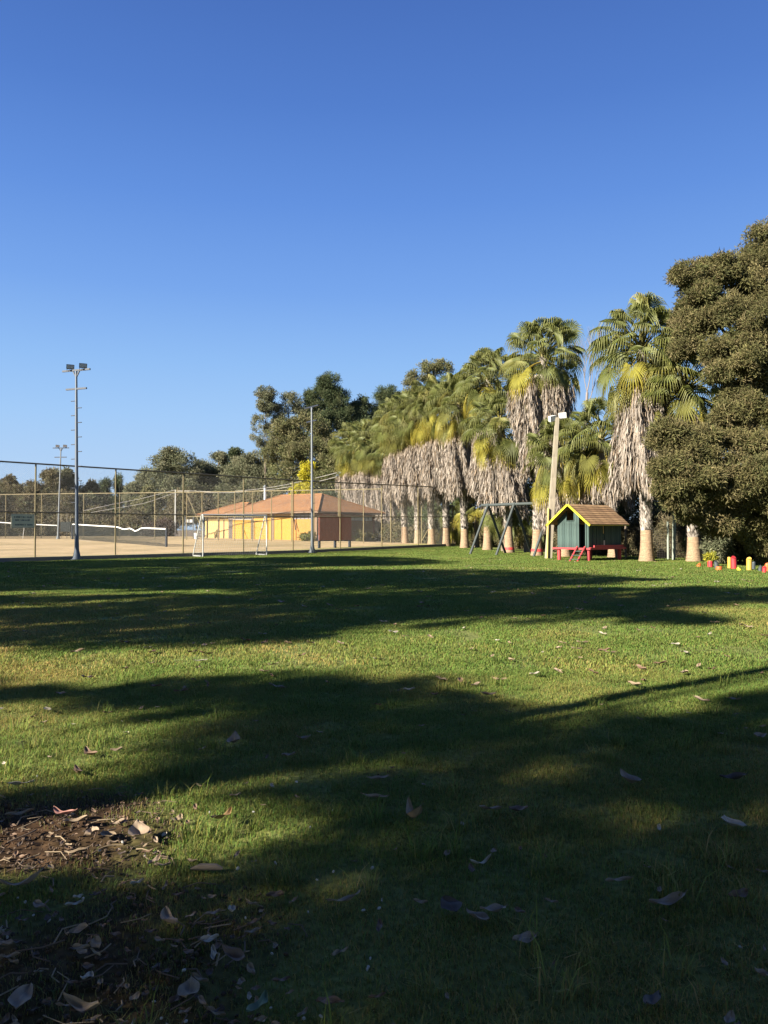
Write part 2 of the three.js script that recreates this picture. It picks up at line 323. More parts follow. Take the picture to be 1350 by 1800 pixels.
function tree(name, label, base, clumps, o) {
  const t = thing(name, label, o.category || 'tree', base, 0, o.group);
  trunkOf(t, base, clumps.map((c) => c[0]), o.r0 || 0.2, o.bark || M.bark, o.seed || 1, o.limbs || 8, o.thin);
  if (o.shade) { // leaf size by clump size, so that small openings in the canopy stay open
    const by = [[0.9, 9, 0.8], [0.45, 0.9, 0.5], [0, 0.45, 0.28]];
    for (const [lo, hi, size] of by) { const l = clumps.filter((c) => c[1] >= lo && c[1] < hi).map(([c, R]) => [c, Math.max(0.06, R - 0.04 * size)]); if (l.length) foliage(t, 'crown', l, 'shade', (size === 0.8 ? 4.8 : 5.6) / (size * size), size, SHADE, o.seed * 13 + 5, base, 0.1, 0); }
    return t;
  }
  foliage(t, 'crown', o.puff === 0 ? clumps : puffs(clumps, (o.seed || 1) * 7 + 1, o.puff || 16, o.puffSize || 0.30, o.spread || 0.9), o.kind, o.density, o.size || 1, o.palette, (o.seed || 1) * 13 + 5, base, o.hollow, o.loose);
  return t;
}
const C = (px, py, d, rx, ry = rx, tone = 1, rd = (rx + ry) / 2) => { const k = d / F; return [at(px, py, d), [rx * k, ry * k, rd * k], tone]; };
const onGround = (px, d, lift = 0) => V(gx(px, d), gy(d) + lift, -d);
const OLIVE = [[0.104, 0.120, 0.044], [0.165, 0.165, 0.071], [0.232, 0.205, 0.107]], ACACIA = [[0.080, 0.088, 0.030], [0.135, 0.125, 0.048], [0.180, 0.146, 0.070]];
const DARK = [[0.049, 0.076, 0.032], [0.085, 0.112, 0.049], [0.134, 0.144, 0.068]], GUM = [[0.116, 0.132, 0.071], [0.177, 0.183, 0.107], [0.232, 0.217, 0.128]], BROWN = [[0.122, 0.104, 0.055], [0.183, 0.146, 0.085], [0.146, 0.159, 0.073]];

// ---- the shade trees behind and to the left of the camera, outside the frame: their crowns throw the shadows on the lawn
{
  const T = [[-9, -5], [-6.5, -8.5], [-13.1, -4.5], [-15, 2], [-20, 7], [-26, 12], [-33, 19], [-40, 27], [-17, 0], [-23, 9.5], [-29.5, 15.5], [-36, 23], [-11, -7], [-10, -11], [3.5, -6.5], [-2.2, -9.8], [6.2, -10]];
  const crowns = T.map(() => []), ct = 1 / Math.tan(SUN_EL);
  const FARSHADE = [-9.2, 28.7, 1.8, -9.2, 32, 1.8, -0.2, 20.7, 1.8, 3.4, 21.5, 1.8, -13.4, 27.6, 1.8, 0, 30.9, 1.8, -2.7, 21.2, 1.8, -3.4, 33.6, 1.8, 2.3, 13.3, 1.8, -7.6, 20.2, 1.8, 1.1, 23.8, 1.8, -4.7, 27.9, 1.8, -11.4, 24.1, 1.8, -5.8, 35.4, 1.8, -3, 14.8, 1.8, -2.9, 11.4, 1.8, 2.8, 19, 1.8, -14, 32.1, 1.8, -7.5, 23.2, 1.8, -1.8, 23.8, 1.8, 1.1, 15.1, 1.8, 5.9, 15.7, 1.8, -1.4, 32.6, 1.8, -14.8, 29.6, 1.8, -9, 34.7, 1.8, -2.5, 36.3, 1.8, -11.3, 21.8, 1.3, -13.4, 25, 1.3, -6.1, 18.9, 1.3, -17.7, 30.5, 0.95, -2.6, 38.5, 0.95, -5.6, 11.8, 0.95, -1.7, 10, 0.95, -4.4, 18.4, 0.95, -3.6, 25.1, 0.95, -10.5, 20.5, 0.95, -9.2, 17.5, 0.95, -6.9, 14.6, 0.95, -1.7, 18, 0.95, -0.1, 35.8, 0.95, -17.8, 31.6, 0.7, -5.6, 30.1, 0.7, -8, 15, 0.7, 9.4, 17, 0.7, 4.5, 24.3, 0.7, 8.3, 15.2, 0.7, 6.3, 20.9, 0.7, -6.5, 12.5, 0.7, 4.5, 17.2, 0.7, 4.3, 11.8, 0.5, -9, 15.7, 0.5, -8.2, 26.8, 0.5, -9.2, 16.2, 0.5, -5.2, 37.8, 0.5, -5.1, 15.8, 0.5, -19, 31.4, 0.5, 4.2, 12.5, 0.5, -11.2, 19.1, 0.5, 9.3, 17.8, 0.5, 4.7, 11.4, 0.36, -4, 26.2, 0.36, -7.3, 12.8, 0.36, 1.2, 35.5, 0.36, 2, 33.9, 0.36, 6.5, 21.9, 0.36, -18, 29.1, 0.36, -11.1, 18.4, 0.36, -7.5, 13.2, 0.36, 1.4, 26.2, 0.36, -3.2, 18, 0.36, 1.6, 35.2, 0.36, 7.3, 20.8, 0.36, -6.2, 37.5, 0.28, -16.2, 32.6, 0.28, -8, 25.3, 0.28, -10.8, 17.7, 0.28, -19, 30.6, 0.28, 2, 34.5, 0.28, -19.6, 31.6, 0.28];
  const NEARSHADE = [1.8, 4.9, 0.8, 0.5, 3.1, 0.8, 0.1, 5, 0.6, -0.4, 6.2, 0.6, -0.4, 5.5, 0.6, -1.1, 6.5, 0.6, 0.81, 2.39, 0.45, 2.1, 4.13, 0.33, 0.27, 4.01, 0.33, -2.13, 6.53, 0.33, 3.3, 6.2, 0.33, -3.15, 6.47, 0.24, -1.11, 2.72, 0.24, -3.72, 6.62, 0.24, -2.85, 6.32, 0.24, -1.14, 4.25, 0.24, -0.21, 4.07, 0.24, -4.05, 6.98, 0.17, -3.63, 6.35, 0.17, -1.08, 2.42, 0.17, 1.62, 3.02, 0.17, -1.53, 6.98, 0.17, -1.83, 3.86, 0.17, -3.84, 6.83, 0.17, -1.35, 2.84, 0.17, 1.83, 3.41, 0.17, -1.05, 2.21, 0.17, 0.78, 5.9, 0.17, -1.89, 7.01, 0.12, -1.53, 3.89, 0.12, -1.56, 5.63, 0.12, -0.93, 2.06, 0.12, 1.08, 2.03, 0.12, -3.6, 6.14, 0.12, 0.69, 6.23, 0.12, 0.6, 6.35, 0.12, -2.16, 3.83, 0.12, -0.6, 4.04, 0.12, 3.36, 5.81, 0.12, -2.25, 6.08, 0.12, -4.23, 7.07, 0.12, 2.76, 6.17, 0.12, -3.33, 6.11, 0.12, 0.05, 2.6, 0.34, 0.28, 2.75, 0.3];
  const OVERHEAD = [2.2, 0.2, 8.2, 1.1, -1.9, -5.8, 7.6, 1.3, -4, -2.2, 6.1, 1, 9.5, -7.6, 5.5, 0.9, 3.7, 1.6, 9.1, 1.3, -0.8, -7.7, 5, 1.4, 8.2, 1.8, 6.4, 1.1, 4.8, -5.4, 5.3, 1.2, 1.6, 1.7, 7, 1.5, 8.2, -8.4, 10.4, 0.9, -2.5, 0.7, 10.5, 1.1, 5.7, -4.7, 9.5, 1.3, 3.6, -0.8, 5.3, 1, 5.6, -4.3, 10.3, 0.8, 2.4, -6.8, 5.2, 1, -1, -6, 10.7, 0.8, 9.4, 0.5, 9.6, 0.9, 2.5, -7.3, 10.9, 1, -9.4, -9.9, 10.6, 1.2, 6.9, 1, 7.7, 0.8, 6.9, -6, 7.7, 1.2, 7.4, -9.6, 7.5, 1.1, -2, -4.9, 8.5, 1.4, 1.8, -3, 5.2, 1.3, 9.6, -1.7, 8.7, 1.2, -2.5, -6.6, 7, 1, 6.8, -6, 6.9, 0.8, -2.1, -1.4, 5.3, 1.1, -5.5, -4.5, 8.6, 1.3, 7.6, -4.2, 8.1, 1, -1.9, -0.8, 8.9, 1.3, 5.9, 1, 9.2, 1.5, 5.5, -2.6, 9.2, 1.4, -2.6, -4.4, 4.5, 1.3, 7.8, -5.1, 6.8, 1, 1.7, -7, 7.8, 1, 9.5, -1, 5.6, 0.9, 7.9, -8.2, 8.7, 1.2, 8.2, -7.4, 9.2, 1.2, 9, -5.3, 5, 1.2, 1, -6.6, 5.3, 1.2, 5.8, -3.4, 7.6, 1.5, 6.5, -1.4, 10.9, 1.4, 0.6, -2.7, 6.4, 1, -3.3, -6, 10.2, 0.8, 1.3, 0.4, 7.4, 1.2, 8.5, -6, 3.8, 1.4, -6.2, -2.6, 7.5, 1.4, -9.4, -7.5, 7.9, 1.2, -0.8, -9, 8.6, 1.4, 9.3, -2.9, 7.2, 1.3, -1.1, -7.9, 9.5, 1, 4.7, 0.9, 7.1, 1.3, -6.5, -0, 10.6, 0.8, -5.9, -3.4, 4.7, 1.1, 5.8, -0, 8.3, 1, 2, -4.9, 8.7, 0.8, 9.7, -0.6, 6.6, 0.8, -0.4, 1.8, 5.9, 1, -2.4, -2.5, 4.3, 0.9, -4.8, -2.3, 5.4, 1.5, 1.9, -4.2, 6.7, 1.3, 8.4, -4.3, 6.9, 1, -0.2, -6.2, 6.7, 1.2, 7.7, -2.7, 10.2, 1.1, -10.5, -9.6, 10, 1.1, -2.4, -0.1, 5.5, 0.9, 6.3, -9.1, 5.6, 1.2, -4.9, -2.7, 10.6, 1.1, 2.1, -6.1, 8.7, 1.2, 4.3, -2, 8, 1.4, 1.9, -8.6, 5, 1.1, 6.9, 0.1, 5.5, 1.1, 6.6, 0.3, 8.6, 1.4, -7.6, -8.2, 5.2, 1.1, -8.7, -6.5, 7.8, 0.9, -8.5, -8.9, 9.3, 1.4, 6.8, -9.3, 4, 1.3, -3, -7.6, 4.4, 1.3, 7.5, 0.1, 4.8, 1];
  const hang = (x, d, rad, h0, h1) => {
    let best = null;
    for (let h = h0; h <= h1; h += 0.25) {
      const X = x - LX * h * ct, D = d - LD * h * ct; if (D > 0 && X > -0.53 * D - rad - 0.7) continue;
      T.forEach(([tx, td], k) => { const q = Math.hypot(X - tx, D - td) + 0.05 * crowns[k].length * 0; if (!best || q < best[0]) best = [q, k, X, h, D]; });
    }
    if (best) crowns[best[1]].push([V(best[2], best[3], -best[4]), rad]);
  };
  for (let k = 0; k < FARSHADE.length; k += 3) hang(FARSHADE[k], FARSHADE[k + 1], FARSHADE[k + 2], 5.5, 13);
  for (let k = 0; k < NEARSHADE.length; k += 3) hang(NEARSHADE[k], NEARSHADE[k + 1], NEARSHADE[k + 2], 4.5, 8);
  for (let k = 0; k < OVERHEAD.length; k += 4) {
    const c = V(OVERHEAD[k], OVERHEAD[k + 2], -OVERHEAD[k + 1]); let b = 0; T.forEach(([x, d], n) => { if (Math.hypot(c.x - x, -c.z - d) < Math.hypot(c.x - T[b][0], -c.z - T[b][1])) b = n; });
    crowns[b].push([c, OVERHEAD[k + 3]]);
  }
  T.forEach(([x, d], k) => {
    if (!crowns[k].length) return;
    tree('gum_tree', 'tall shade tree behind the left of the view shading the lawn', V(x, gy(d), -d), crowns[k], { shade: true, palette: GUM, seed: 100 + k, r0: 0.17, limbs: 40, thin: 0.4, group: 'shade trees beside the lawn' });
  });
  tree('gum_tree', 'slender shade tree whose thin trunk throws a diagonal shadow', V(-5.55, 0, -0.85), [[V(-5.4, 10.2, -0.5), 1.0], [V(-4.9, 11.4, -0.2), 0.9], [V(-5.9, 11.6, -1.2), 0.8]], { shade: true, palette: GUM, seed: 140, r0: 0.15, thin: 0.5 });
}

// ---- trees seen beyond the courts, the building and the palms
const bgTree = (label, px, d, clumps, o) => tree(o.name || 'tree', label, onGround(px, d), clumps, { kind: 'far', palette: OLIVE, size: 0.9, density: 4, r0: 0.3, loose: 0.8, ...o });
bgTree('bushy olive tree standing behind the left end of the tennis net', 20, 84, [C(-10, 890, 84, 40, 40), C(30, 882, 85, 28, 26), C(38, 868, 84, 14, 12), C(5, 860, 86, 14, 12), C(15, 915, 83, 45, 30), C(52, 890, 84, 24, 22), C(-25, 862, 85, 18, 14), C(56, 862, 85, 9, 13), C(20, 850, 85, 6, 10), C(62, 878, 84, 20, 16)], { seed: 31, palette: BROWN, group: undefined });
bgTree('brownish tree directly behind the far light tower', 88, 86, [C(88, 850, 86, 20, 16), C(80, 875, 86, 34, 26), C(105, 890, 85, 34, 30), C(75, 908, 84, 44, 30), C(90, 835, 86, 10, 10)], { seed: 32, palette: BROWN });
bgTree('low brownish tree right of the near light tower', 163, 90, [C(160, 872, 90, 16, 14), C(150, 890, 90, 24, 20), C(172, 898, 89, 24, 22), C(158, 858, 90, 8, 10)], { seed: 51, palette: BROWN });
bgTree('low grey tree between the conifers and the big round tree', 258, 92, [C(255, 888, 92, 22, 16), C(268, 872, 92, 16, 14), C(246, 905, 91, 26, 18)], { seed: 52, palette: OLIVE });
bgTree('thin topped tree partly hidden by the near light tower', 128, 88, [C(122, 848, 88, 11, 14), C(126, 870, 88, 18, 20), C(135, 900, 86, 26, 28), C(118, 836, 88, 6, 8), C(150, 892, 87, 22, 22), C(160, 905, 86, 20, 20)], { seed: 33, palette: GUM });
bgTree('dark conifer with layered branches left of the tall fence post', 187, 96, [C(186, 850, 96, 6, 10), C(182, 866, 96, 13, 9), C(192, 880, 96, 17, 9), C(184, 895, 96, 21, 11), C(190, 912, 95, 26, 16)], { name: 'conifer', seed: 34, kind: 'pine', palette: DARK, puff: 5 });
bgTree('narrow dark conifer right behind the tall fence post', 210, 97, [C(209, 845, 97, 6, 10), C(212, 862, 97, 10, 10), C(207, 882, 97, 14, 12), C(214, 902, 96, 18, 16)], { name: 'conifer', seed: 35, kind: 'pine', palette: DARK, puff: 5 });
bgTree('grey green feathery tree left of the big round tree', 236, 95, [C(236, 858, 95, 11, 9), C(228, 872, 95, 16, 12), C(244, 885, 95, 18, 14), C(236, 905, 94, 24, 18)], { seed: 36, palette: GUM, kind: 'gum' });
bgTree('big round grey green tree rising left of the building', 300, 100, [C(305, 812, 100, 30, 20), C(285, 835, 100, 30, 22), C(328, 836, 100, 28, 24), C(270, 862, 99, 30, 22), C(310, 868, 99, 40, 26), C(300, 798, 100, 14, 9), C(250, 845, 100, 10, 9), C(290, 900, 98, 46, 26)], { seed: 37, palette: GUM, density: 3.2 });
bgTree('rounded tree in the middle of the far tree row', 366, 104, [C(366, 826, 104, 28, 18), C(348, 845, 103, 30, 20), C(385, 850, 103, 30, 22), C(366, 875, 102, 40, 26), C(386, 806, 104, 13, 8)], { seed: 38, palette: GUM });
bgTree('small dark knob of a tree above the far row', 413, 112, [C(413, 799, 112, 13, 8), C(410, 818, 112, 22, 14), C(418, 842, 111, 32, 22)], { seed: 39, palette: DARK });
bgTree('broad grey tree behind the building chimney', 447, 102, [C(440, 812, 102, 28, 14), C(465, 826, 102, 26, 16), C(430, 838, 101, 34, 22), C(470, 858, 100, 40, 26), C(425, 872, 100, 40, 24)], { seed: 40, palette: GUM });
bgTree('tall thin airy gum tree with gaps of sky', 466, 98, [C(466, 692, 98, 10, 6), C(462, 708, 98, 9, 8), C(472, 718, 98, 9, 6), C(463, 742, 98, 11, 10), C(461, 768, 98, 12, 12), C(466, 790, 98, 12, 10), C(469, 700, 98, 8, 6)], { name: 'gum_tree', seed: 41, kind: 'gum', palette: GUM, density: 1.3, r0: 0.13, puff: 12, puffSize: 0.34, spread: 1.5, hollow: 0.05, size: 0.7, loose: 1.2, limbs: 12 });
bgTree('gum tree with tufted crown beside the thin gum tree', 507, 99, [C(508, 704, 99, 20, 10), C(496, 718, 99, 16, 10), C(519, 722, 99, 18, 12), C(489, 738, 99, 12, 10), C(512, 742, 99, 20, 10), C(500, 760, 99, 16, 10)], { name: 'gum_tree', seed: 42, kind: 'gum', palette: GUM, density: 2.6, r0: 0.2, puff: 7, puffSize: 0.5, hollow: 0.2, size: 0.75, limbs: 12 });
bgTree('wide bushy olive tree directly behind the main roof', 530, 90, [C(505, 765, 90, 30, 22), C(540, 760, 90, 36, 28), C(500, 800, 90, 36, 26), C(545, 805, 89, 44, 32), C(575, 785, 90, 30, 28), C(520, 845, 88, 52, 30), C(590, 835, 89, 36, 36)], { seed: 43, density: 3.4, palette: OLIVE });
bgTree('tall dark pine, the highest of the far trees', 582, 100, [C(578, 672, 100, 18, 13), C(570, 690, 100, 16, 12), C(590, 700, 100, 24, 16), C(575, 716, 100, 26, 16), C(604, 735, 100, 24, 18), C(565, 742, 99, 22, 16), C(548, 722, 100, 10, 14), C(545, 700, 100, 7, 10)], { name: 'pine_tree', seed: 44, kind: 'pine', palette: DARK, density: 3.2, r0: 0.4 });
bgTree('dark rounded tree right of the tall pine', 632, 102, [C(634, 712, 102, 14, 12), C(624, 728, 102, 22, 16), C(645, 740, 101, 20, 18), C(630, 760, 101, 34, 24)], { seed: 45, palette: DARK });
bgTree('dense dark pine with flat round head behind the left palms', 682, 104, [C(682, 694, 104, 20, 13), C(672, 710, 104, 20, 14), C(692, 712, 104, 16, 14), C(678, 735, 103, 30, 20)], { name: 'pine_tree', seed: 46, kind: 'pine', palette: DARK, density: 3.4 });
bgTree('small round headed tree peeping over the palm row', 724, 108, [C(726, 660, 108, 9, 8), C(722, 674, 108, 12, 10), C(718, 692, 108, 13, 12)], { seed: 47, palette: OLIVE, puff: 5 });
bgTree('umbrella shaped tree above the palm row', 766, 110, [C(764, 640, 110, 22, 9), C(754, 650, 110, 18, 10), C(780, 648, 110, 16, 8), C(750, 664, 110, 10, 10)], { seed: 48, palette: OLIVE, puff: 6, limbs: 12 });
bgTree('young tree with bright yellow leaves above the roof', 538, 76, [C(541, 822, 76, 8, 7), C(537, 836, 76, 8, 8), C(543, 846, 76, 6, 6), C(528, 862, 76, 13, 8), C(516, 868, 76, 6, 6), C(543, 866, 76, 9, 8)], { seed: 49, palette: [[0.45, 0.40, 0.03], [0.55, 0.50, 0.04]], kind: 'far', size: 0.7, density: 3, r0: 0.1, puff: 4 });
// low thickets beyond the courts
const thicket = (name, label, base, clumps, o) => { const t = thing(name, label, o.category || 'shrub', base, 0, o.group); foliage(t, 'foliage', puffs(clumps, o.seed, o.puff || 6, 0.5), o.kind || 'far', o.density || 3, o.size || 1, o.palette || BROWN, o.seed + 3, base); if (o.stems !== 0) { const b = new MB(), r = rng(o.seed + 9); for (const [c] of clumps) for (let k = 0; k < 3; k++) { const e = c.clone().sub(base), s = V(e.x + (r() - 0.5) * 0.5, Math.min(0, e.y) , e.z + (r() - 0.5) * 0.5); b.tube([s, s.clone().lerp(e, 0.5).add(V((r() - 0.5) * 0.3, 0, 0)), e], [0.04, 0.03, 0.012], 5); } stuff(b.build('stem', M.bark, t)); } return t; };
{
  const a = []; for (let px = -30; px <= 130; px += 26) a.push(C(px, 930 + 6 * Math.sin(px), 82, 22, 18));
  thicket('hedge', 'brownish hedge along the far side of the tennis court', onGround(50, 82), a, { seed: 61, palette: BROWN, category: 'hedge' });
  const b = []; for (let px = 145; px <= 300; px += 24) b.push(C(px, 922 + 7 * Math.sin(px * 2), 84, 24, 20, 0.9));
  thicket('hedge', 'tangled brown hedge behind the second tennis net', onGround(220, 84), b, { seed: 62, palette: [...BROWN].reverse(), category: 'hedge' });
  thicket('shrub', 'purple brown rounded shrub by the white pole', onGround(275, 80), [C(268, 934, 80, 20, 12), C(285, 930, 80, 16, 14)], { seed: 63, palette: [[0.07, 0.045, 0.04], [0.1, 0.07, 0.055]] });
  const c = []; for (let px = 320; px <= 470; px += 26) c.push(C(px, 895 + 8 * Math.sin(px), 90, 26, 26));
  thicket('hedge', 'dry brown thicket rising behind the small roof', onGround(390, 90), c, { seed: 64, palette: BROWN, category: 'hedge' });
  const e = []; for (let px = 580; px <= 700; px += 26) e.push(C(px, 900, 82, 26, 34, 0.8));
  thicket('hedge', 'dark undergrowth behind the right end of the building', onGround(640, 82), e, { seed: 65, palette: DARK, category: 'hedge' });
}
// bare tree between the tall palms
{
  const base = onGround(1020, 50), t = thing('bare_tree', 'leafless pale tree between the two tallest palms', 'tree', base), b = new MB(), r = rng(71);
  const grow = (p, dir, len, w, n) => {
    const q = p.clone().addScaledVector(dir, len), m = p.clone().lerp(q, 0.5).add(V((r() - 0.5) * len * 0.1, 0, (r() - 0.5) * len * 0.1)); b.tube([p, m, q], [w, w * 0.85, w * 0.68], 5, false);
    if (n) for (let k = 0; k < (n > 3 ? 2 : 3); k++) grow(p.clone().lerp(q, 0.55 + 0.45 * r()), dir.clone().add(V((r() - 0.5) * 0.75, 0.15, (r() - 0.5) * 0.75)).normalize(), len * (0.6 + 0.25 * r()), w * 0.6, n - 1);
  };
  const top = at(1048, 590, 50).sub(base), p1 = at(1032, 690, 50).sub(base);
  b.tube([V(0, -0.1, 0), p1.clone().multiplyScalar(0.5), p1], [0.14, 0.11, 0.085], 7, false);
  grow(p1, top.clone().sub(p1).normalize(), 1.9, 0.04, 4); grow(p1.clone().multiplyScalar(0.9), V(0.3, 1, 0.1).normalize(), 1.9, 0.03, 3); grow(p1, V(-0.1, 1, -0.1).normalize(), 1.7, 0.03, 3);
  b.build('trunk', mat(0.20, 0.17, 0.155, 0.9), t);
}

// ---- the big dark acacia at the right edge and the growth below it
tree('acacia_tree', 'huge dense brown green acacia filling the right edge', V(gx(1425, 31), 0, -31.5), [
  C(1352, 420, 31, 32, 26), C(1330, 455, 31, 34, 24), C(1250, 478, 30, 26, 18), C(1210, 482, 30, 20, 20), C(1285, 490, 31, 46, 24), C(1345, 505, 30, 46, 34), C(1222, 520, 30, 30, 24), C(1262, 545, 30, 46, 26),
  C(1320, 560, 29, 46, 28), C(1215, 568, 30, 24, 18), C(1212, 600, 30, 26, 18), C(1275, 608, 29, 38, 20), C(1330, 622, 29, 44, 24), C(1290, 648, 28.5, 40, 18), C(1345, 665, 29, 30, 18), C(1297, 692, 29, 28, 14),
  C(1325, 730, 28.5, 42, 22), C(1290, 738, 28.5, 30, 18), C(1242, 765, 28, 26, 16), C(1300, 768, 28.5, 40, 18), C(1350, 790, 28, 36, 24), C(1175, 768, 27.5, 34, 20), C(1215, 790, 27.5, 36, 22), C(1180, 815, 27, 26, 16), C(1215, 830, 27, 36, 18),
  C(1265, 822, 27.5, 44, 24), C(1320, 836, 27, 44, 26), C(1190, 850, 27, 20, 14), C(1228, 868, 27.5, 36, 16), C(1285, 868, 27.5, 44, 20), C(1345, 874, 27.5, 36, 22), C(1205, 882, 27.5, 30, 12), C(1235, 905, 28, 26, 14),
  C(1420, 470, 30, 60, 50), C(1440, 600, 29, 60, 50), C(1430, 740, 29, 60, 50), C(1420, 860, 28, 50, 40), C(1320, 920, 30, 30, 24, 0.9), C(1360, 905, 29.5, 34, 26), C(1385, 940, 30, 34, 30),
  C(1295, 905, 28.4, 40, 26), C(1340, 925, 28.8, 40, 30), C(1375, 970, 29, 30, 30),
].flatMap((c, k) => { const r = rng(8100 + k), q = (f) => [c[0].clone().add(V((r() - 0.5) * 2.1 * c[1][0], (r() - 0.5) * 1.9 * c[1][1], (r() - 0.5) * 1.6 * c[1][2])), c[1].map((x) => x * f), c[2] * (0.9 + 0.2 * r())]; return [c, q(0.55), q(0.45), q(0.4)]; }), { kind: 'acacia', density: 9, palette: ACACIA, loose: 1.1, seed: 81, r0: 0.38, puff: 14, puffSize: 0.28, spread: 0.95, limbs: 14, thin: 0.95, hollow: 0.5 });
thicket('shrub', 'grey green leafy shrub right of the last palm trunk', onGround(1268, 31.2), [C(1268, 930, 31.2, 24, 22), C(1262, 958, 31, 22, 22), C(1285, 950, 31.4, 20, 24), C(1272, 975, 30.8, 26, 14), C(1300, 968, 31.4, 20, 18)], { seed: 82, kind: 'bush', density: 14, palette: [[0.10, 0.115, 0.06], [0.15, 0.16, 0.09], [0.2, 0.19, 0.12]] });
thicket('shrub', 'dark shrub in shade behind the coloured logs', onGround(1350, 31.5), [C(1330, 945, 32, 30, 30), C(1370, 930, 32, 36, 40), C(1345, 975, 31.6, 26, 16), C(1385, 970, 31, 30, 24)], { seed: 83, kind: 'bush', density: 12, palette: DARK });
thicket('shrub', 'dark undergrowth beneath the big acacia', onGround(1330, 36), [C(1290, 930, 36, 40, 40), C(1340, 910, 36.5, 44, 50), C(1400, 900, 36, 50, 60), C(1245, 915, 37, 34, 40), C(1310, 870, 37.5, 50, 44), C(1230, 950, 37, 34, 30)], { seed: 84, kind: 'acacia', density: 6, palette: DARK, size: 1.3 });
// tangled hedge that runs behind the palms
{
  const a = [], r = rng(86);
  for (let px = 690; px <= 1000; px += 13) { const d = lerp(67, 47, (px - 690) / 310); a.push(C(px, lerp(938, 945, (px - 690) / 310) + 8 * r(), d, 14 + 5 * r(), 20 + 8 * r(), 0.9 + 0.3 * r())); }
  thicket('hedge', 'tangled brown hedge behind the palms left of the playhouse', onGround(860, 52), a, { seed: 87, kind: 'small', density: 7, size: 1.9, palette: [[0.12, 0.10, 0.055], [0.17, 0.14, 0.075], [0.09, 0.10, 0.045]], category: 'hedge', puff: 4 });
  const b = []; for (let px = 1000; px <= 1250; px += 14) { const d = lerp(43.5, 36.5, (px - 1000) / 250); b.push(C(px, 938 + 12 * r(), d, 17 + 6 * r(), 27 + 10 * r(), 0.9 + 0.3 * r())); }
  thicket('hedge', 'tangled brown hedge behind the playhouse and right palms', onGround(1120, 39.5), b, { seed: 88, kind: 'twig', density: 13, size: 1, palette: [[0.13, 0.11, 0.06], [0.19, 0.155, 0.09], [0.10, 0.105, 0.05]], category: 'hedge', puff: 5 });
}
[[790, 71, 'dark tree behind the palms at the fence corner'], [738, 76, 'dark tree behind the pale trunked palm'], [690, 90, 'dark tree behind the leftmost palms'], [845, 66, 'dark tree behind the swing frame and palms'], [905, 60, 'dark tree filling the gap behind the tall palm'], [990, 54, 'dark tree behind the wooden lamp pole'], [1060, 48, 'dark tree in the gap right of the lamp pole palms'], [1105, 47, 'dark tree behind the playhouse roof'], [1165, 45, 'dark tree behind the big right palm'], [1235, 45, 'dark tree behind the last palm on the right']].forEach(([px, d, label], k) => {
  bgTree(label, px, d, [C(px, 800, d, 42, 30), C(px - 22, 840, d, 40, 34), C(px + 22, 850, d, 40, 34), C(px, 890, d, 48, 36), C(px - 12, 920, d - 0.5, 40, 24)], { seed: 90 + k, palette: DARK, density: 4.5, size: 0.75, r0: 0.2, puff: 6, name: 'dark_tree' });
});

// ---------------------------------------------------------------- fan palms
M.frond = mat(0.132, 0.150, 0.036, 0.6, { vertexColors: true, thin: 0.3, specularIntensity: 0.65 });
M.frondYellow = mat(0.30, 0.275, 0.045, 0.6, { vertexColors: true, thin: 0.3, specularIntensity: 0.65 });
M.frondOlive = mat(0.180, 0.178, 0.042, 0.6, { vertexColors: true, thin: 0.3, specularIntensity: 0.65 });
M.skirt = mat(1, 1, 1, 1, { vertexColors: true });
M.boots = mat(1, 1, 1, 1, { vertexColors: true });
M.palmBark = mat(1, 1, 1, 0.9, { map: tex(256, 256, (u, v) => { const a = fbm(u * 6, v * 40, 4, 0), b = fbm(u * 30, v * 30, 3, 0), ring = noise(u * 3 + 7, v * 26) > 0.66 ? 0.68 : 1, k = (0.6 + 0.8 * b) * ring; return [lerp(0.33, 0.22, a) * k, lerp(0.225, 0.15, a) * k, lerp(0.14, 0.092, a) * k]; }) });
M.palmGrey = mat(1, 1, 1, 0.9, { map: M.palmBark.map }); M.palmGrey.color.setRGB(0.95, 1.1, 1.15);
M.redPaint = mat(0.52, 0.055, 0.055, 0.55);
const frondCache = new Map();
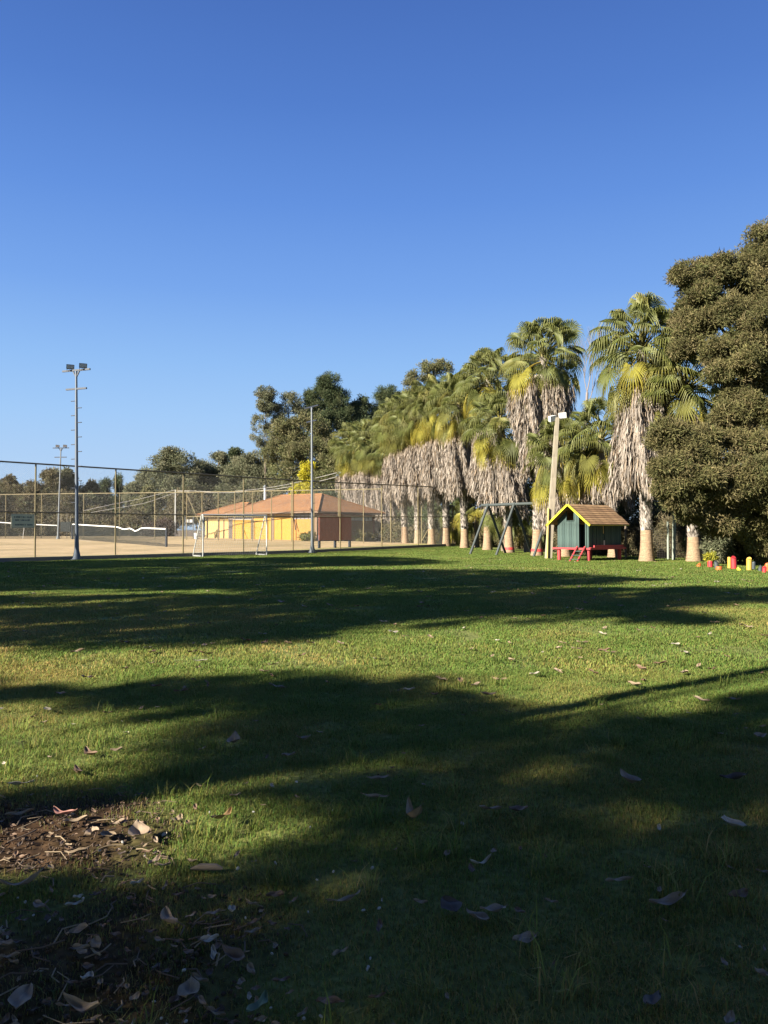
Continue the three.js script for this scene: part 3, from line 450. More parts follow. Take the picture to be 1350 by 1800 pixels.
function frond(elev, kind) {                                         // petiole and drooping fan, leaving the trunk along +z at that elevation
  const key = elev + ':' + kind; if (frondCache.has(key)) return frondCache.get(key);
  const r = rng(300 + kind * 37 + Math.round(elev)), b = new MB(), e = elev * Math.PI / 180, Lp = 1.05 + 0.5 * r(), R = 0.70 + 0.16 * r();
  const P = [V(0, 0, 0.08)]; let a = e, p = P[0];
  for (let k = 0; k < 4; k++) { a = e - (k + 1) * 0.085 * (1.2 - Math.sin(e) * 0.8); p = p.clone().add(V((r() - 0.5) * 0.03, Math.sin(a), Math.cos(a)).multiplyScalar(Lp / 4)); P.push(p); }
  b.col = [1.15, 0.95, 0.8]; b.tube(P, [0.035, 0.028, 0.022, 0.017, 0.014], 4, false);
  const a3 = a - 0.15 - 0.45 * r(), roll = (r() - 0.5) * 1.5, ax = V(0, Math.sin(a3), Math.cos(a3)), nn = V(0, Math.cos(a3), -Math.sin(a3)), la = V(1, 0, 0);
  const n = nn.clone().applyAxisAngle(ax, roll), l = la.clone().applyAxisAngle(ax, roll), c = P[4], N = 30, droop = 0.10 + 0.32 * r() + 0.12 * Math.cos(e);
  for (let k = 0; k < N; k++) {
    const ph = lerp(-2.25, 2.25, (k + 0.5) / N) + (r() - 0.5) * 0.03, step = 4.5 / N, len = R * (1.02 - 0.28 * (ph / 2.25) ** 2) * (0.92 + 0.16 * r());
    const dir = ax.clone().multiplyScalar(Math.cos(ph)).addScaledVector(l, Math.sin(ph)), side = V().crossVectors(n, dir);
    const at2 = (s) => c.clone().addScaledVector(dir, len * s).addScaledVector(n, len * (0.22 * s - 0.30 * s * s) * Math.abs(Math.sin(ph))).add(V(0, -droop * len * s * s * s, 0));
    const A = at2(0.04), B = at2(0.48), D = at2(0.76); const E = at2(1).add(V((r() - 0.5) * 0.05, -(droop * 0.3 + 0.08 + 0.28 * r()) * len, 0)); E.lerp(D, 0.12);
    const w1 = len * 0.48 * Math.tan(step / 2) * 0.97, w2 = w1 * 0.62, f = 0.012;
    const Bl = B.clone().addScaledVector(side, -w1).addScaledVector(n, f), Br = B.clone().addScaledVector(side, w1).addScaledVector(n, f), Bc = B.clone().addScaledVector(n, -f * 1.6);
    const Dl = D.clone().addScaledVector(side, -w2).addScaledVector(n, f), Dr = D.clone().addScaledVector(side, w2).addScaledVector(n, f), Dc = D.clone().addScaledVector(n, -f);
    const g = 0.85 + 0.3 * r(); b.col = [g, g, g];
    b.tri(A, Bc, Bl); b.tri(A, Br, Bc); b.quad(Bl, Bc, Dc, Dl); b.quad(Bc, Br, Dr, Dc);
    b.col = [g * 1.2, g * 1.1, g]; b.tri(Dl, Dc, E); b.tri(Dc, Dr, E);
  }
  const geo = b.geo(); frondCache.set(key, geo); return geo;
}
const skirtTone = (r, t) => { const k = 0.52 + 0.46 * r(), w = r(), c = w < 0.12 ? [0.16, 0.115, 0.075] : w < 0.22 ? [0.30, 0.225, 0.155] : [0.355, 0.302, 0.250]; const top = sstep(0.22, 0.0, t); return [lerp(c[0], 0.30, top * 0.6) * k, lerp(c[1], 0.22, top * 0.6) * k, lerp(c[2], 0.14, top * 0.6) * k]; };
function palm(label, o) {
  const { d, seed } = o, r = rng(1000 + seed), base = onGround(o.px, d), t = thing('fan_palm', label, 'palm tree', base);
  const top = at(o.cpx ?? o.px, o.cy, d).sub(base), H = top.y, S = o.s || 1, R = o.r || 0.24;
  const yAt = (py) => at(o.px, py, d).y - base.y, axis = (y) => { const q = Math.pow(clamp(y / H, 0, 1.1), 1.4); return V(top.x * q, y, top.z * q); };
  const yS = yAt(o.smooth), kpx = d / F, y0 = yAt(o.sk[0]), y1 = yAt(o.sk[1]);
  // smooth lower trunk with ring scars
  const pts = [], rad = [], n = 34; for (let k = 0; k <= n; k++) { const y = yS * k / n; pts.push(axis(y).add(V(0, k ? 0 : -0.12, 0))); rad.push(R * (1 + 0.5 * Math.exp(-y * 2.1) + 0.012 * Math.sin(k * 2.4) + 0.012 * (r() - 0.5))); }
  const tb = new MB(); tb.tube(pts, rad, 16); tb.build('trunk', o.grey ? M.palmGrey : M.palmBark, t);
  if (o.band) { const bb = new MB(), y = yAt(o.band), q = axis(y); bb.tube([axis(y - 0.07), q, axis(y + 0.07)], [-0.07, 0, 0.07].map((e) => R * (1.05 + 0.5 * Math.exp(-(y + e) * 2.1))), 18); mesh('painted_band', bb.geo(), M.redPaint, t).userData.label = 'red painted band round the trunk'; }
  // rough upper trunk: a core and the stubs of old leaf bases
  const rb = new MB(); rb.col = [0.2, 0.175, 0.15]; const p2 = [], r2 = []; for (let k = 0; k <= 8; k++) { p2.push(axis(lerp(yS, H, k / 8))); r2.push(R * 0.92); } rb.tube(p2, r2, 12);
  const yb = Math.min(H, Math.max(y1 + 1.0, yS + 0.4));
  for (let y = yS - 0.02, row = 0; y < yb; y += 0.085, row++) for (let k = 0; k < 13; k++) {
    const a = (k + (row % 2) / 2 + 0.3 * r()) / 13 * 6.283, q = axis(y), g = 0.6 + 0.8 * r(), w = 0.055 + 0.03 * r(), h = 0.13 + 0.12 * r(), out = 0.03 + 0.055 * r(); rb.col = r() < 0.3 ? [0.10 * g, 0.085 * g, 0.07 * g] : [0.34 * g, 0.30 * g, 0.26 * g];
    const u = V(Math.cos(a), 0, Math.sin(a)), s = V(-u.z, 0, u.x).multiplyScalar(w).add(V(0, 0.05 * (r() - 0.5), 0)), lo = q.clone().addScaledVector(u, R * 0.9), hi = q.clone().addScaledVector(u, R * 0.98 + out * 0.8).add(V(0, h, 0)).addScaledVector(s, (r() - 0.5));
    rb.tri(lo.clone().sub(s), lo.clone().add(s), hi); rb.tri(lo.clone().add(s), lo.clone().addScaledVector(u, 0.01).add(V(0, h * 0.6, 0)), hi); rb.tri(lo.clone().addScaledVector(u, 0.01).add(V(0, h * 0.6, 0)), lo.clone().sub(s), hi);
  }
  rb.build('rough_trunk', M.boots, t);
  // skirt of dead fronds hanging down the trunk
  const sb = new MB(), wt = o.sw[0] * kpx * 1.32, wb = o.sw[1] * kpx * 1.28, N = Math.round((o.n || 1) * 7000 * clamp((y0 - y1) / 4, 0.3, 1.6)), lob = r() * 6;
  const Rsk = (q, a) => lerp(lerp(wt * 0.55, wt, sstep(0, 0.16, q)), wb, sstep(0.1, 0.95, q)) * (1 + 0.15 * Math.sin(a * 3 + lob) + 0.13 * Math.sin(a * 7 + lob * 3 + q * 4) + 0.10 * Math.sin(a * 12 + q * 5));
  const yBot = (a) => y1 + 0.28 * Math.sin(a * 4 + lob * 2) + 0.2 * Math.sin(a * 9 + lob);
  sb.col = [0.25, 0.215, 0.185]; { const q = [], w = []; for (let k = 0; k <= 8; k++) { q.push(axis(lerp(y0, y1 + 0.4, k / 8))); w.push(lerp(wt * 0.4, wb * 0.62, k / 8)); } sb.tube(q, w, 10); }
  for (let k = 0; k < N; k++) {
    const a = r() * 6.283, q = Math.pow(r(), 0.9), L = 0.3 + 0.6 * r(), yb2 = yBot(a), y = lerp(y0, yb2 + L * 0.75, q), rr = Rsk(q, a) * (0.66 + 0.34 * Math.sqrt(r())), cl = axis(y);
    const u = V(Math.cos(a), 0, Math.sin(a)), tw = (r() - 0.5) * 2.2, s = V(-u.z, 0, u.x).applyAxisAngle(V(0, 1, 0), tw), w = 0.007 + 0.02 * r(), sway = V((r() - 0.5) * 0.24, 0, (r() - 0.5) * 0.24), flare = 0.02 + 0.12 * r();
    const p = (f, m) => cl.clone().addScaledVector(u, rr - 0.05 + flare * f).add(V(0, -L * f, 0)).addScaledVector(sway, f * f).addScaledVector(s, m);
    sb.col = skirtTone(r, q);
    const A = p(0, 0), B1 = p(0.35, -w), B2 = p(0.35, w), D1 = p(0.72, -w * 0.9), D2 = p(0.72, w * 0.9), E1 = p(1, -w * 1.1), E2 = p(0.93 + 0.1 * r(), w * 1.1), bend = u.clone().multiplyScalar((r() - 0.5) * 0.05);
    B1.add(bend); D2.add(bend); sb.tri(A, B1, B2); sb.quad(B1, D1, D2, B2); sb.tri(D1, E1, D1.clone().lerp(D2, 0.55)); sb.tri(D1.clone().lerp(D2, 0.45), E2, D2);
  }
  stuff(sb.build('skirt', M.skirt, t)).userData.label = 'shaggy skirt of dead grey fronds';
  // living fronds, each a part; a few just dried ones under them
  const plan = [[80, 4, 0], [64, 7, 0], [46, 8, 0], [28, 8, 0], [10, 7, 0], [-12, 6, 1], [-34, 5, 2]];
  const head = new MB(); head.col = [0.24, 0.2, 0.09]; head.tube([top.clone().add(V(0, -0.7 * S, 0)), top.clone().add(V(0, 0.1, 0)), top.clone().add(V(0, 0.55 * S, 0))], [R * 0.9, R * 0.75, 0.03], 8); head.build('crown_heart', M.boots, t);
  let spin = r() * 6.283;
  for (const [el, count, y] of plan) for (let k = 0; k < Math.round(count * (o.full || 1) * (o.d > 49 ? 1.65 : 1.45)); k++) {
    spin += 2.39996; const yellow = r(), m = y === 2 ? (yellow < (o.yellow ?? 0.55) ? M.frondYellow : M.frondOlive) : y === 1 ? (yellow < 0.3 ? M.frondYellow : yellow < 0.55 ? M.frondOlive : M.frond) : (yellow < 0.12 ? M.frondOlive : M.frond);
    const f = mesh('frond', frond(el, Math.floor(r() * 3)), m, t); f.position.copy(top).add(V(0, -0.35 * S * (46 - el) / 90, 0)); f.rotation.set((r() - 0.5) * 0.3, spin + (r() - 0.5) * 0.9, (r() - 0.5) * 0.4); f.scale.setScalar(S * (0.88 + 0.22 * r()));
    if (m === M.frondYellow && k === 0) f.userData.label = 'yellowing fan frond';
  }
  return t;
}
palm('big fan palm right of the playhouse with broad pale skirt', { seed: 1, px: 1137, d: 33.6, cpx: 1128, cy: 612, smooth: 932, sk: [668, 862], sw: [30, 42], r: 0.24, s: 1.14, full: 0.95, n: 1.5 });
palm('rightmost fan palm, half hidden by the big acacia', { seed: 2, px: 1220, d: 33.4, cpx: 1203, cy: 684, smooth: 944, sk: [720, 800], sw: [20, 24], r: 0.24, s: 1.2, full: 0.75, yellow: 0.9 });
palm('tallest fan palm of the left group behind the lamp pole', { seed: 3, px: 944, d: 41, cpx: 956, cy: 628, smooth: 931, sk: [662, 838], sw: [38, 22], r: 0.24, s: 1.1, n: 1.25, band: 967, full: 1.05 });
palm('fan palm with red band behind the swing frame', { seed: 4, px: 895, d: 46, cpx: 880, cy: 748, smooth: 926, sk: [782, 898], sw: [22, 29], r: 0.24, s: 1.12, band: 964 });
palm('fan palm standing behind the left leg of the swing frame', { seed: 5, px: 857, d: 50, cpx: 858, cy: 668, smooth: 926, sk: [740, 866], sw: [20, 26], r: 0.24, s: 1.1 });
palm('fan palm just left of the swing frame', { seed: 6, px: 817, d: 53, cpx: 806, cy: 712, smooth: 930, sk: [758, 872], sw: [22, 26], r: 0.24, s: 1.1 });
palm('fan palm with pink trunk just inside the fence corner', { seed: 7, px: 785, d: 56.5, cpx: 776, cy: 712, smooth: 928, sk: [766, 872], sw: [24, 28], r: 0.24, s: 1.1, full: 0.9 });
palm('fan palm crossed by the diagonal fence brace', { seed: 8, px: 759, d: 57.5, cpx: 748, cy: 722, smooth: 930, sk: [775, 880], sw: [24, 29], r: 0.24, s: 1.1, full: 0.9 });
palm('fan palm with slim pale greenish trunk', { seed: 9, px: 735, d: 59, cpx: 724, cy: 732, smooth: 932, sk: [782, 880], sw: [20, 25], r: 0.24, s: 1.1, grey: true, full: 0.85 });
palm('fan palm with orange trunk left of the pale trunked palm', { seed: 10, px: 712, d: 60, cpx: 700, cy: 742, smooth: 926, sk: [790, 884], sw: [24, 28], r: 0.24, s: 1.1, full: 0.95 });
palm('fan palm whose skirt reaches almost to the ground', { seed: 11, px: 688, d: 77, cpx: 672, cy: 795, smooth: 946, sk: [828, 928], sw: [22, 30], r: 0.24, s: 1.1, yellow: 0.8 });
palm('fan palm just right of the brown building wall', { seed: 12, px: 662, d: 78, cpx: 652, cy: 778, smooth: 942, sk: [820, 926], sw: [24, 30], r: 0.24, s: 1.3 });
palm('leftmost fan palm rising behind the building roof', { seed: 13, px: 630, d: 82, cpx: 622, cy: 782, smooth: 944, sk: [824, 922], sw: [22, 28], r: 0.24, s: 1.35 });
palm('short fan palm directly behind the playhouse gable', { seed: 14, px: 993, d: 39.4, cpx: 986, cy: 800, smooth: 960, sk: [846, 930], sw: [24, 27], r: 0.24, s: 1.02, yellow: 0.8, full: 0.9 });
palm('fan palm with upright fronds behind the playhouse roof', { seed: 15, px: 1080, d: 38.2, cpx: 1056, cy: 772, smooth: 950, sk: [808, 888], sw: [22, 30], r: 0.24, s: 1.02, yellow: 0.8, full: 0.9 });
// low fan palms between the trunks
[[886, 48.5, 902, 'low young fan palm behind the swing beam'], [838, 54, 905, 'low young fan palm left of the swing frame'], [798, 58, 918, 'small yellowish fan palm beside the fence corner post'], [926, 47, 900, 'low young fan palm between the two red banded palms']].forEach(([px, d, cy, label], k) => {
  const base = onGround(px, d), t = thing('young_fan_palm', label, 'palm tree', base), r = rng(1400 + k), top = at(px, cy, d).sub(base), b = new MB();
  b.tube([V(0, -0.1, 0), top.clone().multiplyScalar(0.5), top], [0.2, 0.16, 0.12], 10); b.build('trunk', M.bark, t);
  [75, 50, 28, 10, -10, -30].forEach((el, i) => { for (let n = 0; n < 3 + (i > 1 ? 1 : 0); n++) { const f = mesh('frond', frond(el === 75 ? 80 : el === 50 ? 46 : el, Math.floor(r() * 3)), r() < (k === 2 ? 0.7 : 0.2) ? M.frondYellow : M.frond, t); f.position.copy(top); f.rotation.y = r() * 6.283; f.scale.setScalar(0.85); } });
});

// ---------------------------------------------------------------- fences
M.rail = mat(0.10, 0.085, 0.055, 0.6, { metalness: 0.1 });
M.post = mat(0.175, 0.14, 0.065, 0.6);
M.postDark = mat(0.13, 0.11, 0.075, 0.6);
M.wire = mat(0.26, 0.26, 0.24, 0.5, { metalness: 0.3 });
const FH = 4.28;
function chainLink(A, B, h0, h1, pitch, w, origin) {                 // diagonal wires in both directions, clipped to the panel
  const b = new MB(), L = Math.hypot(B.x - A.x, B.z - A.z), u = V().subVectors(B, A).setY(0).normalize(), H = h1 - h0;
  const P = (s, h) => { const q = A.clone().addScaledVector(u, s); q.y = gy(-q.z) + h0 + h; return q.sub(origin); };
  for (let s = -H; s < L; s += pitch) for (const dir of [0, 1]) {
    const s0 = Math.max(0, s), s1 = Math.min(L, s + H), a = s0 - s, c = s1 - s; if (s1 - s0 < 0.02) continue;
    b.tube([P(s0, dir ? H - a : a), P(s1, dir ? H - c : c)], w, 3, false);
  }
  return b.geo();
}
function fence(label, A, B, posts, o = {}) {
  const base = A.clone().setY(gy(-A.z)), t = thing('chain_link_fence', label, 'fence', base), rel = (f, h) => { const q = V().lerpVectors(A, B, f); q.y = gy(-q.z) + h; return q.sub(base); };
  posts.forEach((f) => { const b = new MB(); b.tube([rel(f, -0.1), rel(f, FH)], 0.038, 8); b.build('post', o.post || M.post, t); });
  for (const h of o.rails || [FH, FH * 0.5]) { const b = new MB(), n = 12; for (let k = 0; k < n; k++) b.tube([rel(lerp(o.f0 ?? 0, o.f1 ?? 1, k / n), h), rel(lerp(o.f0 ?? 0, o.f1 ?? 1, (k + 1) / n), h)], h === FH ? 0.036 : 0.026, 7); b.build('rail', o.rail || M.rail, t); }
  (o.braces || []).forEach(([f0, h0, f1, h1]) => { const b = new MB(); b.tube([rel(f0, h0), rel(f1, h1)], 0.03, 7); b.build('brace', o.post || M.post, t); });
  const a = V().lerpVectors(A, B, o.f0 ?? 0), c = V().lerpVectors(A, B, o.f1 ?? 1);
  stuff(mesh('chain_link', chainLink(a, c, 0.15, FH, o.pitch || 0.085, o.w || 0.0016, base), M.wire, t));
  return t;
}
fence('long tall chain link fence running along the lawn edge', FA, FB, [-0.3, -0.14, ...[62, 203, 322, 428, 515, 598, 671, 735].map((p) => fenceT(p)), 0.999], { f0: -0.3, f1: 1, braces: [] });
{ const ps = [741, 687, 639, 595, 552, 512.5, 477, 443.6, 412.6, 383.6, 355].map((p) => fenceT(p, FB, FC));
  fence('far chain link fence with yellow posts before the building', FB, FC, [...ps, 1], { rail: M.post, pitch: 0.13, w: 0.0011, f0: 0.003, braces: [[0.005, FH - 0.1, ps[0], 0.3], [1, FH - 0.2, ps[10], 1.1]] }); }
fence('distant chain link fence closing the tennis courts', FC, FD, [0.12, ...[272, 210, 147, 73, 10].map((p) => fenceT(p, FC, FD)), 1], { rail: M.post, pitch: 0.15, w: 0.0011, f0: 0.003, rails: [FH] });
{ // small wire fence behind the palms on the right
  const A = V(gx(1100, 37.2), 0, -37.2), B = V(gx(1240, 34.6), 0, -34.6), t = thing('wire_fence', 'low wire fence behind the right hand palms', 'fence', A.clone()), rel = (f, h) => V().lerpVectors(A, B, f).setY(h).sub(A);
  [0, 0.33, 0.55, 0.78, 1].forEach((f, k) => { const b = new MB(); b.tube([rel(f, -0.1), rel(f, 1.75)], 0.05, 8); b.build('post', k === 2 ? M.greyPost || (M.greyPost = mat(0.24, 0.27, 0.22, 0.8)) : M.bark, t); });
  const w = new MB(); for (let h = 0.1; h <= 1.5; h += 0.1) w.tube([rel(0, h), rel(1, h)], 0.004, 3, false); for (let f = 0; f <= 1; f += 0.022) w.tube([rel(f, 0), rel(f, 1.5)], 0.004, 3, false);
  stuff(w.build('wire_mesh', mat(0.06, 0.055, 0.05, 0.7), t));
  const q = V(gx(1184, 35.2), 0, -35.2), pole = thing('thin_post', 'tall thin grey green post behind the right palms', 'post', q); const b = new MB(); b.tube([V(0, -0.1, 0), at(1186, 878, 35.2).sub(q)], 0.075, 9); b.build('pole', M.greyPost, pole);
  const c = new MB(); c.tube([at(1186, 878, 35.2).sub(q), at(1186, 876.5, 35.2).sub(q)], [0.085, 0.02], 9); c.build('cap', M.greyPost, pole);
}
// ---------------------------------------------------------------- notice on the fence (its print is too small to read in the photo)
{
  const dark = (f) => tex(256, 128, (u, v) => {
    const c = [0.66, 0.56, 0.30]; let ink = false; const rows = [[0.80, 0.10, 0.88], [0.56, 0.16, 0.80], [0.20, 0.10, 0.92]];
    for (const [y, x0, x1] of rows) if (Math.abs(v - y) < 0.055 && u > x0 && u < x1) { const k = Math.floor(u * 34), g = hash2(k, Math.round(y * 100)); ink = ink || (g > 0.14 && (u * 34) % 1 > 0.15 && hash2(Math.floor(u * 102), Math.floor(v * 60)) > 0.22); }
    const n = 0.9 + 0.2 * fbm(u * 8, v * 8, 3); return ink ? [0.05, 0.045, 0.035] : [c[0] * n, c[1] * n, c[2] * n];
  });
  const f0 = fenceT(18.5), f1 = fenceT(60), a = onFence(f0), b = onFence(f1), mid = V().lerpVectors(a, b, 0.5), w = a.distanceTo(b), dd = -mid.z, y0 = at(40, 927.5, dd).y, y1 = at(40, 904, dd).y;
  const t = thing('fence_sign', 'cream notice with three dark lines hung on the fence', 'sign', V(mid.x, 0, mid.z), Math.atan2(-(b.z - a.z), b.x - a.x));
  const g = new MB(); g.box(-w / 2, w / 2, y0, y1, 0.05, 0.062); g.build('panel', mat(0.42, 0.40, 0.28, 0.7), t);
  const p = mesh('printed_face', new THREE.PlaneGeometry(w - 0.02, y1 - y0 - 0.02), mat(1, 1, 1, 0.7, { map: dark() }), t); p.position.set(0, (y0 + y1) / 2, 0.066);
  const cl = new MB(); for (const x of [-w / 2 + 0.05, w / 2 - 0.05]) for (const y of [y0 + 0.03, y1 - 0.03]) cl.tube([V(x, y, 0.0), V(x, y, 0.07)], 0.008, 6); stuff(cl.build('clip', M.rail, t));
}
// ---------------------------------------------------------------- light towers
M.steel = mat(0.10, 0.12, 0.15, 0.5, { metalness: 0.35 });
M.steelPale = mat(0.14, 0.155, 0.165, 0.5, { metalness: 0.25 });
M.darkSteel = mat(0.022, 0.028, 0.04, 0.5, { metalness: 0.3 });
M.lens = mat(0.5, 0.52, 0.55, 0.15, { metalness: 0.2 });
function tower(label, base, H, lean, yaw, o = {}) {
  const t = thing('light_tower', label, 'light tower', base), m = o.pale ? M.steelPale : M.steel, P = (h) => V(lean.x * h / H, h, lean.z * h / H);
  const b = new MB(); b.tube([P(-0.1), P(0.0), P(0.15), P(0.45), P(1.2), P(H * 0.5), P(H * 0.8), P(H)], [0.25, 0.25, 0.17, 0.105, 0.085, 0.072, 0.06, 0.05], 12); b.build('mast', m, t);
  const f = new MB(); f.tube([P(-0.05), P(0.05)], 0.3, 12); f.build('base_plate', M.darkSteel, t);
  const c = Math.cos(yaw), s = Math.sin(yaw), bar = (h, w) => { const q = P(h), k = new MB(); k.bar(q.clone().add(V(-c * w / 2, 0.0, s * w / 2)), q.clone().add(V(c * w / 2, 0.0, -s * w / 2)), 0.075, 0.075); k.build('crossbar', M.darkSteel, t); };
  bar(H + 0.03, 1.55); bar(H - 0.82, 1.15);
  const br = new MB(); for (const e of [-1, 1]) br.bar(P(H - 0.3), P(H).add(V(c * 0.18 * e, 0, -s * 0.18 * e)), 0.05, 0.05); br.build('bracket', M.darkSteel, t);
  if (!o.noLamps) for (const e of [-1, 1]) {
    const l = thing('x', '', ''); scene.remove(l); taken.set('x', 0); l.name = 'floodlight'; l.userData = {}; l.position.copy(P(H + 0.22)).add(V(c * 0.36 * e, 0, -s * 0.36 * e)); l.rotation.set(0, o.face ?? 0.6, 0); t.add(l);
    const h = new MB(); h.hexa([V(-0.17, -0.13, 0.16), V(0.17, -0.13, 0.16), V(0.13, -0.10, -0.10), V(-0.13, -0.10, -0.10)], [V(-0.17, 0.06, 0.2), V(0.17, 0.06, 0.2), V(0.13, 0.12, -0.08), V(-0.13, 0.12, -0.08)]); h.build('housing', o.lampPale ? M.steelPale : M.darkSteel, l);
    const g = new MB(); g.quad(V(-0.15, -0.115, 0.164), V(0.15, -0.115, 0.164), V(0.15, 0.045, 0.199), V(-0.15, 0.045, 0.199)); g.build('glass', M.lens, l);
    const y = new MB(); y.bar(V(-0.12, -0.22, 0), V(-0.12, -0.08, 0), 0.02); y.bar(V(0.12, -0.22, 0), V(0.12, -0.08, 0), 0.02); y.build('yoke', M.darkSteel, l);
  }
  for (let k = 0, h = 2.6; h < H - 1.3; h += 0.33, k++) { if (o.noPegs && k % 3) continue; const e = k % 2 ? 1 : -1, p = new MB(); p.tube([P(h), P(h).add(V(c * 0.3 * e, 0, -s * 0.3 * e))], 0.02, 5); p.build('step_peg', M.darkSteel, t); }
}
{ const b = onGround(135, 35.0), top = at(134, 652, 35.0); tower('tall steel light tower with two floodlights at the left', b, top.y, V(top.x - b.x, 0, 0), -0.35, { face: 0.5 }); }
{ const b = onGround(102, 71), top = at(107, 788, 71); tower('distant light tower behind the tennis nets', b, top.y - b.y, V(top.x - b.x, 0, 0), -0.1, { pale: true, lampPale: true, noPegs: true }); }
{ const b = onGround(549, 45.4), top = at(548, 716, 45.4); tower('light mast with bare crossbars in front of the yellow building', b, top.y, V(top.x - b.x, 0, 0), -0.95, { pale: true, noLamps: true }); }
{ // leaning wooden lamp pole
  const d = 36.7, b = onGround(963.5, d), top = at(979.5, 734, d).sub(b), t = thing('lamp_pole', 'leaning weathered wooden lamp pole with two white floodlights', 'lamp pole', b);
  M.pole = mat(1, 1, 1, 0.95, { map: tex(256, 256, (u, v) => { const a = fbm(u * 30, v * 3, 4), c = fbm(u * 6, v * 1.5, 3); return [lerp(0.19, 0.33, a) * (0.8 + 0.4 * c), lerp(0.165, 0.285, a) * (0.8 + 0.4 * c), lerp(0.125, 0.21, a) * (0.8 + 0.4 * c)]; }) });
  const m = new MB(), w0 = 0.30, w1 = 0.17, ring = (p, w) => [p.clone().add(V(-w / 2, 0, w / 2)), p.clone().add(V(w / 2, 0, w / 2)), p.clone().add(V(w / 2, 0, -w / 2)), p.clone().add(V(-w / 2, 0, -w / 2))]; m.hexa(ring(V(0, -0.15, 0), w0), ring(top, w1));
  const pm = m.build('pole', M.pole, t); 
  const pl = new MB(); pl.bar(V(-0.10, -0.1, 0.17), V(-0.02, 2.4, 0.145), 0.16, 0.05); pl.build('plank', mat(0.50, 0.40, 0.15, 0.9), t); t.children[1].userData.label = 'yellowish plank fixed to the foot of the pole';
  for (const [x, y, turn] of [[-0.24, -0.05, 0.5], [0.24, 0.1, -0.25]]) {
    const l = new THREE.Group(); l.name = 'floodlight'; l.position.copy(top).add(V(x, y, 0.05)); l.rotation.set(0.25, turn, 0.12); t.add(l);
    const h = new MB(); h.hexa([V(-0.18, -0.13, 0.08), V(0.18, -0.13, 0.08), V(0.15, -0.12, -0.12), V(-0.15, -0.12, -0.12)], [V(-0.18, 0.13, 0.08), V(0.18, 0.13, 0.08), V(0.15, 0.12, -0.12), V(-0.15, 0.12, -0.12)]); h.build('housing', mat(0.62, 0.62, 0.58, 0.5), l);
    const g = new MB(); g.quad(V(-0.15, -0.105, 0.084), V(0.15, -0.105, 0.084), V(0.15, 0.105, 0.084), V(-0.15, 0.105, 0.084)); g.build('glass', mat(0.75, 0.76, 0.74, 0.2), l);
  }
  const a = new MB(); a.bar(top.clone().add(V(-0.3, -0.12, 0)), top.clone().add(V(0.3, -0.05, 0)), 0.05); a.build('arm', M.darkSteel, t);
}
// ---------------------------------------------------------------- tennis nets, boards, gate, wires
M.tape = mat(0.62, 0.61, 0.58, 0.8); M.net = mat(0.035, 0.04, 0.04, 1, { specularIntensity: 0.1 });
function net(label, A, B, h, sag, o = {}) {
  const base = A.clone(), t = thing('tennis_net', label, 'tennis net', base), n = 40, P = (s) => { const q = A.clone().lerp(B, s); return q.setY(lerp(A.y, B.y, s)); }, top = (s) => h(s) - sag * 4 * s * (1 - s) - (o.drop ? o.drop(s) : 0);
  for (const s of o.posts || [0, 1]) { const b = new MB(), q = P(s).sub(base); b.tube([q.clone().add(V(0, -0.05, 0)), q.clone().add(V(0, h(s) + 0.05, 0))], o.pr || 0.06, 8); b.build('post', M.darkSteel, t); }
  const b = new MB(); for (let k = 0; k < n; k++) { const a = P(k / n).sub(base), c = P((k + 1) / n).sub(base); a.y += top(k / n); c.y += top((k + 1) / n); b.bar(a, c, 0.02, 0.085); } b.build('tape', M.tape, t);
  const w = new MB(), L = A.distanceTo(B); for (let s = 0; s <= L; s += 0.075) { const q = P(s / L).sub(base); w.bar(q.clone().add(V(0, 0.03, 0)), q.clone().add(V(0, top(s / L), 0)), o.bar || 0.012, 0.008); }
  for (let k = 0; k < 12; k++) { const f = 0.04 + k / 12 * 0.95; for (let i = 0; i < n; i++) { const a = P(i / n).sub(base), c = P((i + 1) / n).sub(base); a.y += top(i / n) * f; c.y += top((i + 1) / n) * f; w.bar(a, c, 0.008, 0.022); } }
  stuff(w.build('netting', M.net, t));
  if (o.strap) { const q = P(o.strap).sub(base), k = new MB(); k.bar(q.clone().add(V(-0.1, 0, 0.04)), q.clone().add(V(0.05, top(o.strap), 0.04)), 0.05, 0.02); k.build('strap', M.tape, t); }
  return t;
}
{
  const A = onGround(127, 70, 0.1), B = onGround(292.5, 52.5, 0.1);
  net('sagging tennis net with drooping white tape in mid court', A, B, (s) => lerp(1.36, 1.22, s), 0.03, { drop: (s) => 0.16 * Math.exp(-(((s - 0.62) / 0.05) ** 2)) + 0.26 * Math.exp(-(((s - 0.73) / 0.035) ** 2)), pr: 0.08 });
  const A2 = onGround(-60, 72, 0.1), B2 = onGround(100, 72, 0.1);
  net('tennis net at the far left sagging under its white tape', A2, B2, (s) => lerp(1.75, 1.22, s), 0.05, { bar: 0.025, strap: 0.64, posts: [0], drop: (s) => 0.1 * Math.exp(-(((s - 0.7) / 0.03) ** 2)) });
  const q = onGround(116, 73, 0.1), t = thing('dark_board', 'dark board on thin legs between the two tennis nets', 'board', q); const b = new MB(); b.box(-0.52, 0.42, 0.62, 1.55, -0.04, 0.04); b.build('board', M.net, t); for (const x of [-0.5, 0.05, 0.38]) { const l = new MB(); l.box(x - 0.025, x + 0.025, -0.3, 2.5 - Math.abs(x), -0.09, -0.045); l.build('leg', M.postDark, t); }
}
